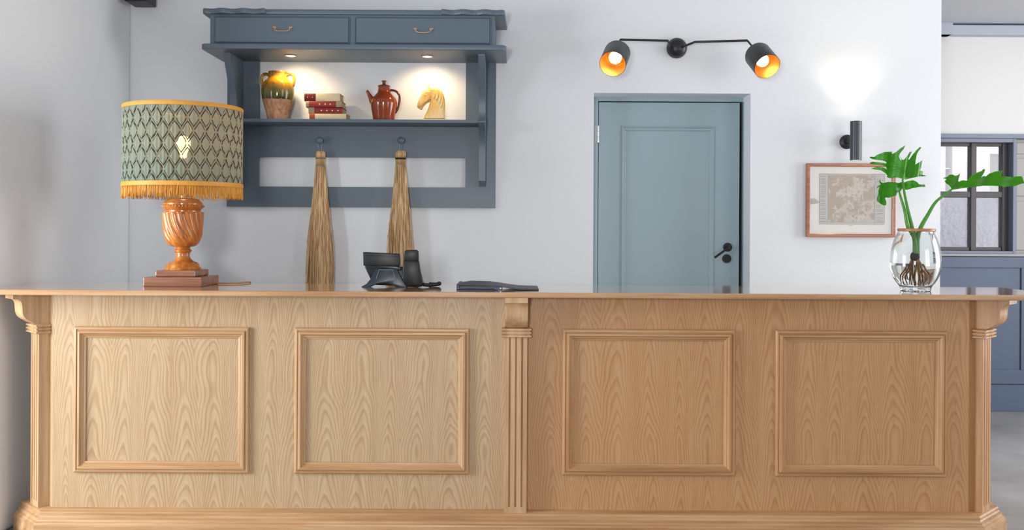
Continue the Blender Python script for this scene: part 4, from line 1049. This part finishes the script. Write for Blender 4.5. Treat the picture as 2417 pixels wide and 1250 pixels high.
leafB = [(535, 540), (480, 555), (400, 545), (345, 540), (290, 555), (245, 548), (215, 520), (198, 525), (215, 555), (250, 578), (215, 580), (180, 605), (175, 632), (200, 612), (225, 605), (215, 660), (228, 685), (210, 740), (215, 775), (270, 800), (340, 838), (365, 835), (362, 790), (340, 745), (345, 735), (380, 740), (430, 722), (475, 715), (492, 670), (510, 655), (535, 665), (560, 620), (610, 640), (660, 620), (735, 605), (800, 603), (820, 605), (812, 575), (770, 575), (720, 575), (690, 545), (650, 520), (600, 528), (560, 550)]
fB = lambda co: .9 * (B0.z - co.z) * .5 - .25 * abs(co.x - B0.x) + 0.012 * math.sin((co.x - B0.x) * 70)
leaf(leafB, VY + .015, fB, [([(530, 570), (430, 590), (330, 620), (280, 700), (330, 800)], .002), ([(400, 600), (420, 680), (440, 715)], .0012), ([(530, 590), (640, 580), (790, 588)], .0016), ([(300, 600), (230, 570)], .001)])
C0 = LP(1170, 635)
leafC = [(1172, 642), (1165, 610), (1120, 580), (1075, 560), (1050, 535), (1060, 508), (1012, 495), (1050, 482), (1070, 455), (1110, 455), (1140, 468), (1180, 462), (1200, 440), (1212, 470), (1222, 520), (1235, 540), (1280, 520), (1325, 530), (1335, 480), (1380, 435), (1430, 415), (1440, 392), (1470, 395), (1478, 440), (1470, 490), (1500, 470), (1530, 478), (1555, 445), (1610, 420), (1680, 410), (1682, 440), (1690, 478), (1760, 482), (1850, 485), (1910, 478), (1950, 478), (1975, 510), (2000, 545), (2050, 558), (1990, 568), (1930, 598), (1860, 600), (1800, 610), (1760, 598), (1640, 592), (1560, 590), (1480, 600), (1380, 612), (1280, 625)]
fC = lambda co: -0.12 * (co.x - C0.x) - 1.1 * max(0, co.z - C0.z - .01) + 0.008 * math.sin((co.x - C0.x) * 60)
leaf(leafC, VY, fC, [([(1172, 638), (1350, 580), (1600, 545), (1850, 545), (2020, 560)], .0022), ([(1350, 580), (1430, 500), (1465, 400)], .0013), ([(1520, 560), (1600, 480), (1675, 415)], .0013), ([(1190, 620), (1150, 540), (1060, 490)], .0014), ([(1200, 610), (1205, 520), (1200, 450)], .001)])
crown = Vector((VX - .003, VY, TZ + .165))
def stem(pts, r0, r1):
    b = bmesh.new(); tube(b, smoothprof([tuple(p) for p in pts], 7), r0, 10, r_end=r1); part('stem', b, M_stem, plant, smooth=True, auto=False)
stem([crown + Vector((0, -.006, -.01)), crown + Vector((-.006, -.006, .06)), LP(615, 1120, VY - .01), LP(570, 900, VY + .0), LP(520, 730, VY + .01), LP(500, 660, VY + .02)], .0105, .0035)
stem([crown + Vector((.002, .006, -.01)), crown + Vector((.000, .003, .06)), LP(665, 1110, VY), LP(615, 900, VY - .0), LP(570, 680, VY - .01), LP(545, 505, VY - .02)], .0105, .0038)
stem([crown + Vector((.008, -.002, -.01)), crown + Vector((.010, -.002, .06)), LP(790, 1100, VY), LP(870, 960, VY), LP(960, 810, VY), LP(1060, 720, VY), LP(1172, 638, VY)], .0115, .0038)
M_root = strawmat('brown_roots', srgb(96, 58, 26), srgb(160, 100, 48), srgb(196, 160, 88)); M_rootd = paint('dark_root_collar', srgb(64, 46, 38), .8, .2)
b = bmesh.new(); lathe(b, smoothprof([(0, .0), (.014, .002), (.019, .012), (.017, .028), (.012, .034), (0, .036)], 4), 20, Matrix.Translation(crown + Vector((0, 0, -.036)))); part('root_collar', b, M_rootd, plant, smooth=True)
random.seed(4)
for i in range(22):
    a = random.uniform(0, 2 * PI); r1 = random.uniform(.005, .045); st = crown + Vector((.011 * math.cos(a), .011 * math.sin(a), -.026))
    zz = TZ + random.uniform(.026, .05); rr = min(r1, .05)
    pts = smoothprof([tuple(st), (VX + rr * .7 * math.cos(a), VY + rr * .7 * math.sin(a), TZ + .10), (VX + rr * 1.1 * math.cos(a + .3), VY + rr * 1.1 * math.sin(a + .3), TZ + .07), (VX + rr * math.cos(a), VY + rr * math.sin(a), zz)], 5)
    b = bmesh.new(); tube(b, pts, random.uniform(.0022, .004), 7, r_end=.0012); part('root', b, M_root, plant, smooth=True, auto=False)
